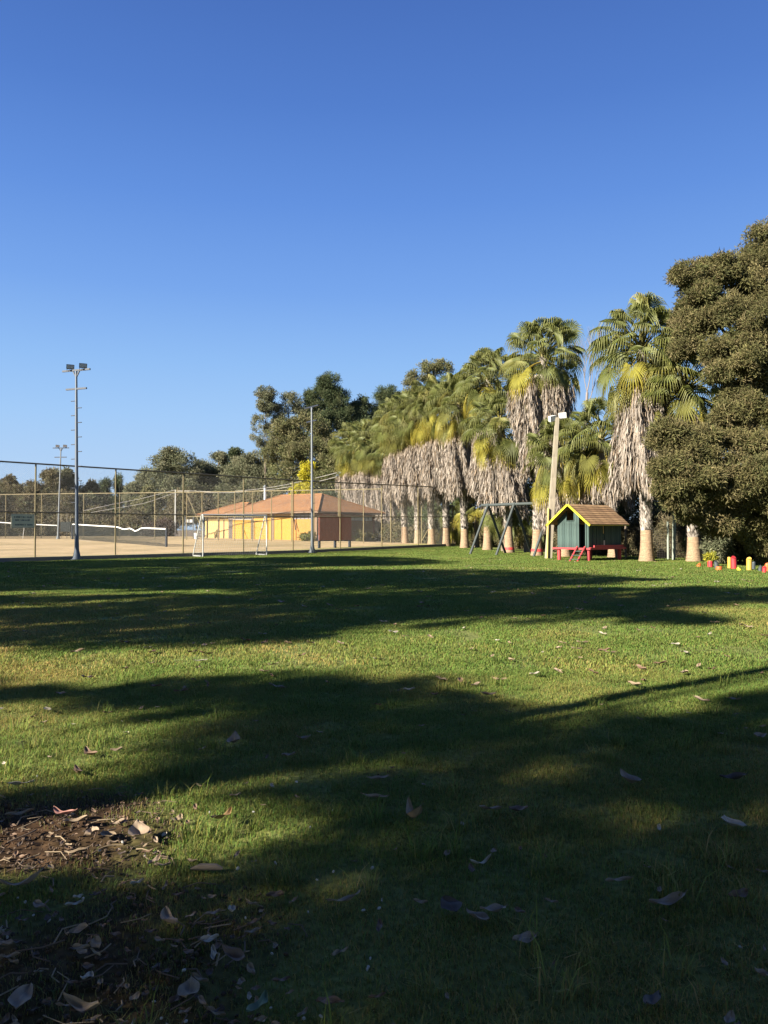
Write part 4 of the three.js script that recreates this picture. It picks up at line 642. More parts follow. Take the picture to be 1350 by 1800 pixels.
{ // painted lines on the court
  const flat = (px, d) => V(gx(px, d), gy(d) + 0.106, -d), strip = (a, b, w) => { const k = new MB(), t = V().subVectors(b, a).setY(0).normalize(), q = V(-t.z, 0, t.x).multiplyScalar(w / 2), n = 8; for (let i = 0; i < n; i++) { const u = V().lerpVectors(a, b, i / n), v = V().lerpVectors(a, b, (i + 1) / n); u.y = gy(-u.z) + 0.106; v.y = gy(-v.z) + 0.106; k.quad(u.clone().sub(q), v.clone().sub(q), v.clone().add(q), u.clone().add(q)); } return k.geo(); };
  M.line = mat(0.5, 0.47, 0.40, 0.95);
  structure('court_line', strip(flat(262, 54.5), flat(291, 52.8), 0.07), M.line); structure('court_line', strip(flat(130, 69.5), flat(160, 63), 0.07), M.line);
}
{ // brown board on three legs
  const d = 50.2, A = onGround(560.5, d, 0.1), y1 = at(560, 908, d).y - A.y, y0 = at(560, 950, d).y - A.y, w = (gx(612, d) - gx(559, d)) * 1.42, t = thing('board_on_legs', 'reddish brown wooden board on three dark legs by the fence', 'board', A, 0.76);
  M.boardWood = mat(1, 1, 1, 0.85, { map: tex(128, 128, (u, v) => { const a = fbm(u * 20, v * 3, 4), s = hash2(Math.floor(u * 90), Math.floor(v * 70)) > 0.993 ? 2.2 : 1; return [0.30 * (0.8 + 0.4 * a) * s, 0.105 * (0.8 + 0.4 * a) * s, 0.075 * (0.8 + 0.4 * a) * s]; }) });
  for (let k = 0; k < 5; k++) { const b = new MB(); b.box(w * k / 5 + 0.003, w * (k + 1) / 5 - 0.003, y0, y1 + (k % 2) * 0.01, -0.02, 0.02 + 0.004 * (k % 3)); b.build('panel', M.boardWood, t); }
  for (const x of [0.1, w * 0.52, w - 0.06]) { const l = new MB(); l.box(x - 0.065, x + 0.065, -0.2, y0 + 0.35, -0.16, -0.025); l.build('leg', M.darkSteel, t); }
  const r = new MB(); r.box(-0.02, w + 0.02, y0 - 0.05, y0 - 0.002, -0.025, 0.03); r.build('rail', M.darkSteel, t);
}
{ // gate beside the thicket and the white pole with its wires
  const g = onGround(332, 72, 0.1), t = thing('metal_gate', 'open frame metal gate with two white plates left of the building', 'gate', g, 0.2), f = new MB();
  for (const x of [-0.35, 0.4]) { const p = new MB(); p.box(x - 0.04, x + 0.04, -0.1, 2.05, -0.04, 0.04); p.build('post', M.steelPale, t); }
  for (const y of [0.75, 1.45, 2.0]) { const p = new MB(); p.box(-0.308, 0.358, y, y + 0.05, -0.03, 0.03); p.build('rail', M.steelPale, t); }
  for (const x of [-0.18, 0.18]) { const p = new MB(); p.box(x - 0.13, x + 0.13, 1.5, 1.78, -0.02, 0.02); p.build('plate', M.tape, t); }
  const k = onGround(345, 71, 0.1), bk = thing('bucket', 'white bucket standing beside the metal gate', 'bucket', k), q = new MB(); q.tube([V(0, 0, 0), V(0, 0.5, 0)], [0.17, 0.21], 12); q.build('body', M.tape, bk); const h = new MB(); h.tube([V(0, 0.5, 0), V(0, 0.53, 0)], 0.225, 12); h.build('rim', M.tape, bk);
  const d = 80, b = onGround(308, d), p = thing('utility_pole', 'slim white pole carrying wires beside the thicket', 'pole', b), m = new MB(), top = at(308.5, 861, d).sub(b); m.tube([V(0, -0.2, 0), top], [0.075, 0.06], 9); m.build('pole', mat(0.42, 0.42, 0.39, 0.8), p); const a = new MB(); a.bar(top.clone().add(V(-0.1, -0.1, 0)), top.clone().add(V(1.5, -0.1, 0)), 0.08); a.build('arm', M.post, p);
  const wire = (label, pts) => { const c = new THREE.CatmullRomCurve3(pts), o = pts[0], w = new MB(); const q = c.getPoints(24).map((v) => v.sub(o)); w.tube(q, 0.016, 4, false); tag(w.build('power_wire', mat(0.45, 0.43, 0.40, 0.7)), label, 'wire').position.copy(o); };
  wire('upper wire falling left from the white pole', [at(308, 861, 80), at(250, 876, 79), at(200, 886, 78), at(146, 898, 77)]);
  wire('lower wire falling left from the white pole', [at(308, 866, 80), at(255, 884, 79), at(205, 893, 78), at(160, 901, 77)]);
  wire('upper wire rising right from the white pole to the palms', [at(312, 862, 80), at(400, 864, 79), at(480, 856, 78), at(560, 839, 76), at(592, 831, 74)]);
  wire('lower wire rising right from the white pole to the palms', [at(312, 864, 80), at(400, 866, 79), at(480, 860, 78), at(560, 846, 76), at(592, 838, 74)]);
}
// ---------------------------------------------------------------- football goal
{
  M.white = mat(0.46, 0.46, 0.43, 0.55);
  const A = onGround(356.7, 39.3), B = onGround(468.7, 41.6), t = thing('football_goal', 'small white football goal with net in front of the fence', 'goal', A), dir = V().subVectors(B, A), back = V(dir.z, 0, -dir.x).normalize(); if (back.z > 0) back.negate();
  const H = 2.14, bo = back.clone().multiplyScalar(0.95).addScaledVector(dir, -0.03), tb = back.clone().multiplyScalar(0.18), R = 0.034, up = (h) => V(0, h, 0);
  const tube = (n, a, b, r = R) => { const m = new MB(); m.tube([a, b], r, 9); m.build(n, M.white, t); };
  tube('post', up(-0.05), up(H)); tube('post', dir.clone().add(up(-0.05)), dir.clone().add(up(H))); tube('crossbar', up(H), dir.clone().add(up(H)));
  for (const q of [V(), dir]) { tube('back_stay', q.clone().add(tb).add(up(H)), q.clone().add(bo), 0.03); tube('top_arm', q.clone().add(up(H)), q.clone().add(tb).add(up(H)), 0.03); tube('ground_bar', q.clone().add(up(0.03)), q.clone().add(bo).add(up(0.03)), 0.025); }
  const mb = new MB(); const c = back.clone().multiplyScalar(0.3); mb.tube([c.clone().add(up(H * 0.86)), dir.clone().add(c).add(up(H * 0.86))], 0.02, 6); mb.build('rear_bar', M.rail, t);
  const w = new MB(), L = dir.length(); const bk = (s, f) => V().lerpVectors(tb.clone().add(up(H)), bo, f).addScaledVector(dir, s);
  for (let s = 0; s <= 1.001; s += 0.035) w.tube([bk(s, 0), bk(s, 1)], 0.003, 3, false); for (let f = 0; f <= 1; f += 0.06) w.tube([bk(0, f), bk(1, f)], 0.003, 3, false);
  for (const s of [0, 1]) { const q = dir.clone().multiplyScalar(s); for (let f = 0.06; f < 1; f += 0.06) w.tube([q.clone().add(up(H * (1 - f))), bk(s, f)], 0.004, 3, false); for (let f = 0.15; f < 1; f += 0.17) w.tube([q.clone().addScaledVector(tb, f).add(up(H)), q.clone().addScaledVector(bo, f)], 0.004, 3, false); }
  stuff(w.build('net', M.white, t));
}
// ---------------------------------------------------------------- yellow building with hipped roofs
{
  const D0 = 66, base = V(gx(557, D0), gy(D0), -D0), t = thing('clubhouse', 'low yellow and brown building with terracotta hipped roofs', 'building', base);
  const a = V(-0.82, 0, -0.57), b = V(0.57, 0, -0.82), P = (s, q, h) => V(a.x * s + b.x * q, h, a.z * s + b.z * q);       // s along the lit front, q along the shaded side
  const along = (px) => { const q = (px - 675) / F; return (base.x - D0 * q) / (0.82 + 0.57 * q); };
  const block = (name, m, s0, s1, q0, q1, h0, h1, label) => { const k = new MB(); k.hexa([P(s1, q0, h0), P(s0, q0, h0), P(s0, q1, h0), P(s1, q1, h0)], [P(s1, q0, h1), P(s0, q0, h1), P(s0, q1, h1), P(s1, q1, h1)]); const o = k.build(name, m, t); if (label) o.userData.label = label; return o; };
  const plaster = (r, g, bl) => mat(1, 1, 1, 0.95, { map: tex(128, 128, (u, v) => { const n = 0.86 + 0.28 * fbm(u * 9, v * 9, 4); return [r * n, g * n, bl * n]; }) });
  const Y = plaster(0.35, 0.20, 0.032), O = plaster(0.34, 0.165, 0.038), CR = plaster(0.38, 0.27, 0.11), BR = plaster(0.27, 0.12, 0.075), TAN = plaster(0.30, 0.17, 0.085), DK = mat(0.09, 0.07, 0.06, 0.9), WD = mat(0.17, 0.11, 0.07, 0.9), GL = mat(0.20, 0.20, 0.22, 0.3);
  const h = 2.42, th = 0.18, w = (px0, px1, m, y0, y1, name = 'wall', off = 0) => block(name, m, along(px1), along(px0), off, th + off, y0, y1);
  // lit front, right to left
  block('corner_post', WD, -0.05, 0.22, -0.05, 0.22, -0.3, h);
  w(549, 556.2, Y, -0.3, h); w(516, 549, O, -0.3, 1.95); w(516, 549, GL, 1.95, h - 0.1, 'window', 0.05); w(482, 516, Y, -0.3, h); w(476.5, 482, WD, -0.3, h, 'post', -0.04); w(446, 476.5, Y, -0.3, h); w(441, 446, DK, -0.3, h, 'door', 0.03);
  w(409, 441, Y, -0.3, 1.95); w(409, 441, GL, 1.95, h - 0.08, 'window', 0.05); w(400, 409, DK, -0.3, h, 'door', 0.12);
  { const k = new MB(); k.bar(P(along(519), -0.15, 1.95), P(along(523.5), -0.3, 1.0), 0.1, 0.05); k.build('leaning_stick', WD, t); }
  for (const px of [520, 527, 534, 541]) w(px, px + 0.8, WD, 1.95, h - 0.1, 'mullion', 0.02);
  // shaded side
  block('wall', BR, 0.22, 0.22 - th * 0 + 0.16 - 0.16 + 0.2, 0.22, 3.6, -0.3, h); block('wall', BR, 0, 0.18, 0.22, 4.3, -0.3, h, 'reddish brown side wall'); block('wall', TAN, 0, 0.18, 4.3, 8.2, -0.3, 1.85, 'tan brown side wall'); block('wall', BR, 0, 0.18, 8.2, 8.5, -0.3, h);
  for (let k = 0; k < 6; k++) block('window_block', mat(0.62, 0.60, 0.56, 0.7), -0.02, 0.16, 4.75 + k * 0.56, 5.22 + k * 0.56, 1.88, 2.2);
  block('lintel', BR, 0, 0.18, 4.3, 8.2, 2.24, h); block('lintel', WD, 0.04, 0.15, 4.3, 8.2, 1.85, 1.88);
  block('rear_wall', BR, 0.2, 13.8, 8.3, 8.5, -0.3, h);
  // main hip roof
  const roofT = tex(256, 256, (u, v) => { const n = fbm(u * 30, v * 30, 4), c = (v * 22) % 1 < 0.14 ? 0.72 : 1, s = fbm(u * 4, v * 4, 3); return [lerp(0.165, 0.27, n) * c * (0.75 + 0.5 * s), lerp(0.076, 0.128, n) * c * (0.75 + 0.5 * s), lerp(0.028, 0.05, n) * c * (0.85 + 0.3 * s)]; });
  M.roof = mat(1, 1, 1, 0.9, { map: roofT });
  const hip = (name, s0, s1, q0, q1, e, r0, r1, hr, qm) => {
    const E = [P(s0, q0, e), P(s1, q0, e), P(s1, q1, e), P(s0, q1, e)], A = P(r0, qm, hr), B = P(r1, qm, hr), k = new MB(), low = E.map((v) => v.clone().add(V(0, -0.12, 0))), f = (p, q, x, y) => { const L = p.distanceTo(q) / 4, W = p.distanceTo(y) / 4; k.quad(p, q, x, y, L, W); };
    f(E[0], E[1], B, A); k.tri(E[3], E[0], A, [0, 0], [2, 0], [1, 1.2]); f(E[2], E[3], A, B); k.tri(E[1], E[2], B, [0, 0], [2, 0], [1, 1.2]);
    const roof = k.build(name, M.roof, t), c = new MB(); for (const [p, q] of [[A, B], [E[0], A], [E[3], A], [E[1], B], [E[2], B]]) c.tube([p.clone().add(V(0, 0.0, 0)), q.clone().add(V(0, 0.0, 0))], 0.07, 7); c.build('ridge_cap', M.roof, roof);
    const g = new MB(); for (let i = 0; i < 4; i++) { const j = (i + 1) % 4; g.quad(low[i], low[j], E[j].clone().add(V(0, -0.004, 0)), E[i].clone().add(V(0, -0.004, 0))); } g.quad(low[0], low[3], low[2], low[1]); g.build('eave', WD, roof);
    return roof;
  };
  hip('roof', -0.75, 10.4, -0.75, 9.2, 2.58, 2.9, 8.0, 4.32, 4.2);
  hip('roof', 9.2, 14.9, -0.3, 7.6, 2.45, 11.4, 12.6, 3.66, 3.4);
  // wing at the left
  w(361, 400, CR, -0.3, h - 0.1, 'wall', 0.35); block('wall', CR, 14.2, 14.4, 0.5, 7, -0.3, h - 0.1); w(379, 381, WD, -0.3, 2.2, 'door_frame', 0.31); w(388, 389.5, WD, -0.3, 2.0, 'door_frame', 0.31);
  w(360, 399, mat(0.55, 0.42, 0.28, 0.8), h - 0.12, h + 0.02, 'fascia', -0.2);
  const ch = new MB(), cp = P(8.9, 3.0, 0); ch.tube([cp.clone().setY(2.6), cp.clone().setY(5.05)], 0.13, 12); const c2 = new MB(); c2.tube([cp.clone().setY(5.05), cp.clone().setY(5.12), cp.clone().setY(5.3)], [0.22, 0.22, 0.03], 12);
  const cm = ch.build('chimney', mat(0.55, 0.58, 0.62, 0.4, { metalness: 0.5 }), t); c2.build('chimney_cap', M.steelPale, cm);
  // weeds at the foot of the wall
  thicket('shrub', 'green weeds at the foot of the orange wall', onGround(541, 65.4, 0.1), [C(538, 944, 65.2, 8, 4), C(545, 942, 65.2, 6, 5)], { seed: 401, kind: 'bush', density: 16, size: 1.2, stems: 0, palette: [[0.12, 0.14, 0.03], [0.2, 0.2, 0.05]] });
  thicket('shrub', 'straggling dry weeds at the foot of the brown wall', onGround(640, 68, 0.1), [C(632, 944, 68, 3, 6), C(646, 946, 69, 5, 4), C(656, 948, 70, 5, 4)], { seed: 402, kind: 'twig', density: 14, size: 1, stems: 0, palette: [[0.25, 0.2, 0.08], [0.2, 0.2, 0.07]] });
}
// ---------------------------------------------------------------- swing frame
{
  M.greenPost = mat(0.042, 0.052, 0.050, 0.7);
  const top1 = at(850, 886.5, 44.4), top3 = at(974, 885, 40.2), base = V(top1.x, 0, top1.z), t = thing('swing_frame', 'dark green A frame swing set without seats', 'swing set', base), dir = V().subVectors(top3, top1).setY(0).normalize(), perp = V(-dir.z, 0, dir.x); if (perp.x < 0) perp.negate();
  const y = 2.78, L = Math.hypot(top3.x - top1.x, top3.z - top1.z), bm = new MB(); bm.tube([dir.clone().multiplyScalar(-0.15).setY(y), dir.clone().multiplyScalar(L + 0.1).setY(y)], 0.085, 10); bm.build('beam', M.greenPost, t);
  for (const f of [0.07, 0.46, 0.97]) for (const e of [-1, 1]) { const q = dir.clone().multiplyScalar(L * f), b = new MB(); b.tube([q.clone().addScaledVector(perp, e * 1.45).setY(-0.1), q.clone().addScaledVector(perp, e * 0.02).setY(y - 0.02)], 0.07, 9); b.build('leg', M.greenPost, t); }
  for (const f of [0.07, 0.46, 0.97]) { const q = dir.clone().multiplyScalar(L * f), b = new MB(); b.tube([q.clone().addScaledVector(dir, -0.1).setY(y), q.clone().addScaledVector(dir, 0.1).setY(y)], 0.105, 10); b.build('bracket', M.greenPost, t); }
}
// ---------------------------------------------------------------- playhouse on red posts
{
  const th = 50 * Math.PI / 180, near = onGround(1034.5, 33.6), W = 1.66, L = 2.45, z0 = 0;  // local: gable face at z = 0 looking along +z, side along -z, near corner at x = W
  const t = thing('playhouse', 'green wooden playhouse with brown roof on red posts', 'playhouse', V(), -th), o = V(W - 0.02, 0, 0).applyAxisAngle(V(0, 1, 0), -th); t.position.copy(near).sub(o);
  const plank = (r, g, b) => mat(1, 1, 1, 0.85, { map: tex(128, 256, (u, v) => { const a = fbm(u * 26, v * 3, 4), n = 0.45 + 1.1 * a; return [r * n, g * n, b * n]; }) });
  const GREENS = [plank(0.036, 0.062, 0.055), plank(0.043, 0.070, 0.062), plank(0.030, 0.053, 0.048)], ROOF = [plank(0.24, 0.145, 0.07), plank(0.275, 0.17, 0.085), plank(0.21, 0.122, 0.06)], RED = mat(0.34, 0.035, 0.04, 0.55), YEL = mat(0.52, 0.50, 0.015, 0.5), DARK2 = mat(0.05, 0.035, 0.03, 0.9);
  const bx = (name, m, x0, x1, y0, y1, za, zb, label) => { const b = new MB(); b.box(x0, x1, y0, y1, za, zb); const k = b.build(name, m, t); if (label) k.userData.label = label; return k; };
  const fl = 0.58, ev = 1.62, rg = 2.5, slope = (rg - ev) / (W / 2 + 0.28), roofY = (x) => rg - Math.abs(x - W / 2) * slope - 0.06;
  // posts and red floor frame
  for (const [x, z] of [[0.05, -0.05], [W - 0.05, -0.05], [0.05, -L + 0.05], [W - 0.05, -L + 0.05]]) { const b = new MB(); b.tube([V(x, -0.1, z), V(x, fl - 0.08, z)], 0.085, 10); b.build('post', RED, t); }
  bx('floor_beam', RED, -0.22, W + 0.14, fl - 0.08, fl, 0.02, 0.10); bx('floor_beam', RED, W + 0.02, W + 0.14, fl - 0.08, fl + 0.02, -L - 0.1, 0.018); bx('floor_beam', RED, -0.22, W + 0.14, fl - 0.08, fl, -L - 0.2, -L - 0.102); bx('floor_beam', RED, -0.22, -0.12, fl - 0.08, fl, -L - 0.1, 0.018);
  bx('rim_board', RED, W + 0.06, W + 0.12, fl + 0.022, fl + 0.11, -L - 0.02, -0.25); bx('floor', DARK2, -0.118, W + 0.018, fl - 0.06, fl - 0.01, -L - 0.1, 0.018);
  // gable wall of upright planks, with window and door openings
  const n = 13, pw = W / n;
  for (let k = 0; k < n; k++) {
    const x0 = k * pw, x1 = x0 + pw - 0.006, top = Math.min(roofY(x0), roofY(x1)), m = GREENS[(k * 7) % 3], zz = 0.012 * ((k * 5) % 3) / 3, piece = (y0, y1, y1b = y1) => { const b = new MB(); b.hexa([V(x0, y0, zz), V(x1, y0, zz), V(x1, y0, -0.03), V(x0, y0, -0.03)], [V(x0, y1, zz), V(x1, y1b, zz), V(x1, y1b, -0.03), V(x0, y1, -0.03)]); b.build('plank', m, t); };
    if (k >= 9 && k <= 11) { piece(2.02, Math.max(2.03, roofY(x0)), Math.max(2.03, roofY(x1))); if (k > 9) t.children[t.children.length - 1].removeFromParent(); continue; }
    if (k >= 4 && k <= 6) { piece(fl, 1.78); continue; }
    piece(fl, roofY(x0), roofY(x1));
  }
  { const q = new MB(); const b = (x0, x1, y0, y1) => q.box(x0, x1, y0, y1, 0.014, 0.03); b(4 * pw - 0.03, 4 * pw, 1.75, 2.18); b(7 * pw - 0.006, 7 * pw + 0.024, 1.75, 2.1); b(4 * pw, 7 * pw - 0.006, 1.75, 1.78); q.build('window_frame', GREENS[2], t); }
  bx('door_frame', GREENS[1], 9 * pw - 0.02, 9 * pw + 0.03, fl, 2.02, 0.014, 0.04); bx('door_frame', GREENS[1], 12 * pw - 0.03, 12 * pw + 0.02, fl, 1.66, 0.014, 0.04);
  // side wall: uneven upright planks with gaps
  const ns = 17, sw = L / ns, rr = rng(501);
  for (let k = 0; k < ns; k++) { const z1 = -k * sw - 0.02, gap = k > 0 && k < 9 ? 0.012 + 0.05 * rr() * (k % 2) : 0.006, b = new MB(), y1 = ev + 0.02 - (k === 3 ? 0.12 : 0); b.box(W - 0.03, W + 0.01 * (k % 3) / 2, fl + 0.0, y1, z1 - sw + gap, z1); b.build('plank', GREENS[(k * 5 + 1) % 3], t); }
  for (let k = 0; k < 10; k++) { bx('plank', GREENS[k % 3], -0.03, 0, fl, ev, -(k + 1) * L / 10 + 0.006, -k * L / 10 - 0.035); const x0 = k * W / 10, b = new MB(); b.hexa([V(x0, fl, -L - 0.0), V(x0 + W / 10 - 0.006, fl, -L - 0.0), V(x0 + W / 10 - 0.006, fl, -L - 0.03), V(x0, fl, -L - 0.03)], [V(x0, roofY(x0), -L), V(x0 + W / 10 - 0.006, roofY(x0 + W / 10), -L), V(x0 + W / 10 - 0.006, roofY(x0 + W / 10), -L - 0.03), V(x0, roofY(x0), -L - 0.03)]); b.build('plank', GREENS[(k + 1) % 3], t); }
  { const b = new MB(); b.tube([V(W + 0.05, ev - 0.02, -1.0), V(W + 0.045, ev - 0.42, -1.02)], 0.014, 6); b.build('rope', mat(0.6, 0.45, 0.2, 0.9), t); const c = new MB(); c.box(W + 0.014, W + 0.03, fl + 0.03, fl + 0.32, -1.16, -1.08); c.build('slat', M.white, t).userData.label = 'pale peeling slat'; }
  // roof boards laid along the ridge, overlapping downwards
  const half = W / 2 + 0.28, nb = 9, z1 = 0.36, z2 = -L - 0.22;
  for (const e of [-1, 1]) for (let k = 0; k < nb; k++) {
    const x0 = half * k / nb, x1 = half * (k + 1) / nb + 0.03, y0 = rg - x0 * slope, y1 = rg - x1 * slope + 0.018, b = new MB(), q = (x) => W / 2 + e * x, th2 = 0.022, za = z1 - 0.01 * (k % 2), zb = z2 - 0.02 * ((k * 3) % 4);
    b.hexa([V(q(x0), y0 - th2, za), V(q(x1), y1 - th2, za), V(q(x1), y1 - th2, zb), V(q(x0), y0 - th2, zb)], [V(q(x0), y0, za), V(q(x1), y1 + 0.004, za), V(q(x1), y1 + 0.004, zb), V(q(x0), y0, zb)]); b.build('roof_board', ROOF[(k * 2 + (e > 0 ? 1 : 0)) % 3], t);
  }
  for (const e of [-1, 1]) { const b = new MB(); b.bar(V(W / 2 + e * 0.012, rg - 0.03, z1 + 0.024), V(W / 2 + e * (half + 0.05), rg - (half + 0.05) * slope - 0.03, z1 + 0.024), 0.028, 0.085, V(0, 0, 1).cross(V(e, -slope, 0)).normalize()); b.build('barge_board', YEL, t); }
  bx('eave_board', mat(0.45, 0.38, 0.06, 0.7), W / 2 + half + 0.0, W / 2 + half + 0.02, ev - 0.075, ev - 0.012, z2, z1 - 0.02);
  // ladder at the door
  const dx = 10.6 * pw; for (const s of [-0.2, 0.2]) { const b = new MB(); b.tube([V(dx + s, -0.05, 0.72), V(dx + s, fl + 0.05, 0.13)], 0.042, 8); b.build('ladder_rail', RED, t); }
  for (const f of [0.14, 0.42, 0.72]) { const b = new MB(), yy = fl * f, zz = lerp(0.70, 0.13, f); b.box(dx - 0.24, dx + 0.24, yy, yy + 0.035, zz - 0.04, zz + 0.05); b.build('ladder_rung', GREENS[2], t); }
}
// ---------------------------------------------------------------- coloured logs set in the grass
{
  const RED = [0.42, 0.025, 0.03], OR = [0.50, 0.115, 0.025], YE = [0.50, 0.30, 0.045], DK = [0.045, 0.055, 0.06], LE = [0.50, 0.47, 0.025];
  [[1228.7, 991.8, 996, 7.7, OR, 'low orange log nearest the last palm trunk'], [1248.3, 987, 997, 8.8, RED, 'short red log left of the dark log with leaves'], [1259.2, 987.7, 998.6, 7.5, DK, 'dark grey log behind the low orange log'], [1264.3, 995.8, 1002.4, 10.6, OR, 'low orange log in front of the dark grey log'],
   [1282, 979.7, 999, 6, YE, 'tall yellow log half hidden behind the tall red log'], [1290.2, 980.7, 1000, 9.6, RED, 'tall red log standing in the grass'], [1299, 998.7, 1003.5, 8, LE, 'very low lemon yellow log right of the tall red log'], [1316.8, 982.6, 1002.9, 9, YE, 'tall yellow log standing alone'],
   [1324.6, 988.9, 1001.4, 6.6, DK, 'dark grey log touching the tall yellow log'], [1335.8, 995.6, 1004.8, 6.8, DK, 'low dark grey log left of the short red log'], [1343.5, 997, 1007.4, 7, RED, 'short red log near the right edge'], [1349, 992.3, 1005.3, 9, OR, 'orange log at the very right edge']].forEach(([px, y0, y1, w, c, label], k) => {
    const b = G(px, y1), d = -b.z, h = at(px, y0, d).y - b.y, R = w * d / F / 2, t = thing('painted_log', label, 'log', b, k), r = rng(600 + k), m = new MB();
    m.tube([V(0, -0.08, 0), V((r() - 0.5) * 0.02, h * 0.5, 0), V((r() - 0.5) * 0.03, h - 0.012, 0), V((r() - 0.5) * 0.03, h, 0)], [R * 1.02, R, R * 1.0, R * 0.93], 16); m.build('log', mat(...c, 0.55), t);
    const e = new MB(); e.tube([V(0, h, 0), V(0, h + 0.006, 0)], R * 0.8, 16); e.build('cut_end', mat(c[0] * 0.8, c[1] * 0.8, c[2] * 0.8, 0.8), t);
  });
  const q = G(1261, 997); q.z -= 0.5; thicket('shrub', 'small yellow leaved plant behind the dark grey log', q, [[q.clone().add(V(0, 0.36, 0)), [0.14, 0.1, 0.12]]], { seed: 640, kind: 'bush', density: 30, size: 0.7, stems: 0, palette: [[0.4, 0.36, 0.03], [0.12, 0.14, 0.03]] });
}
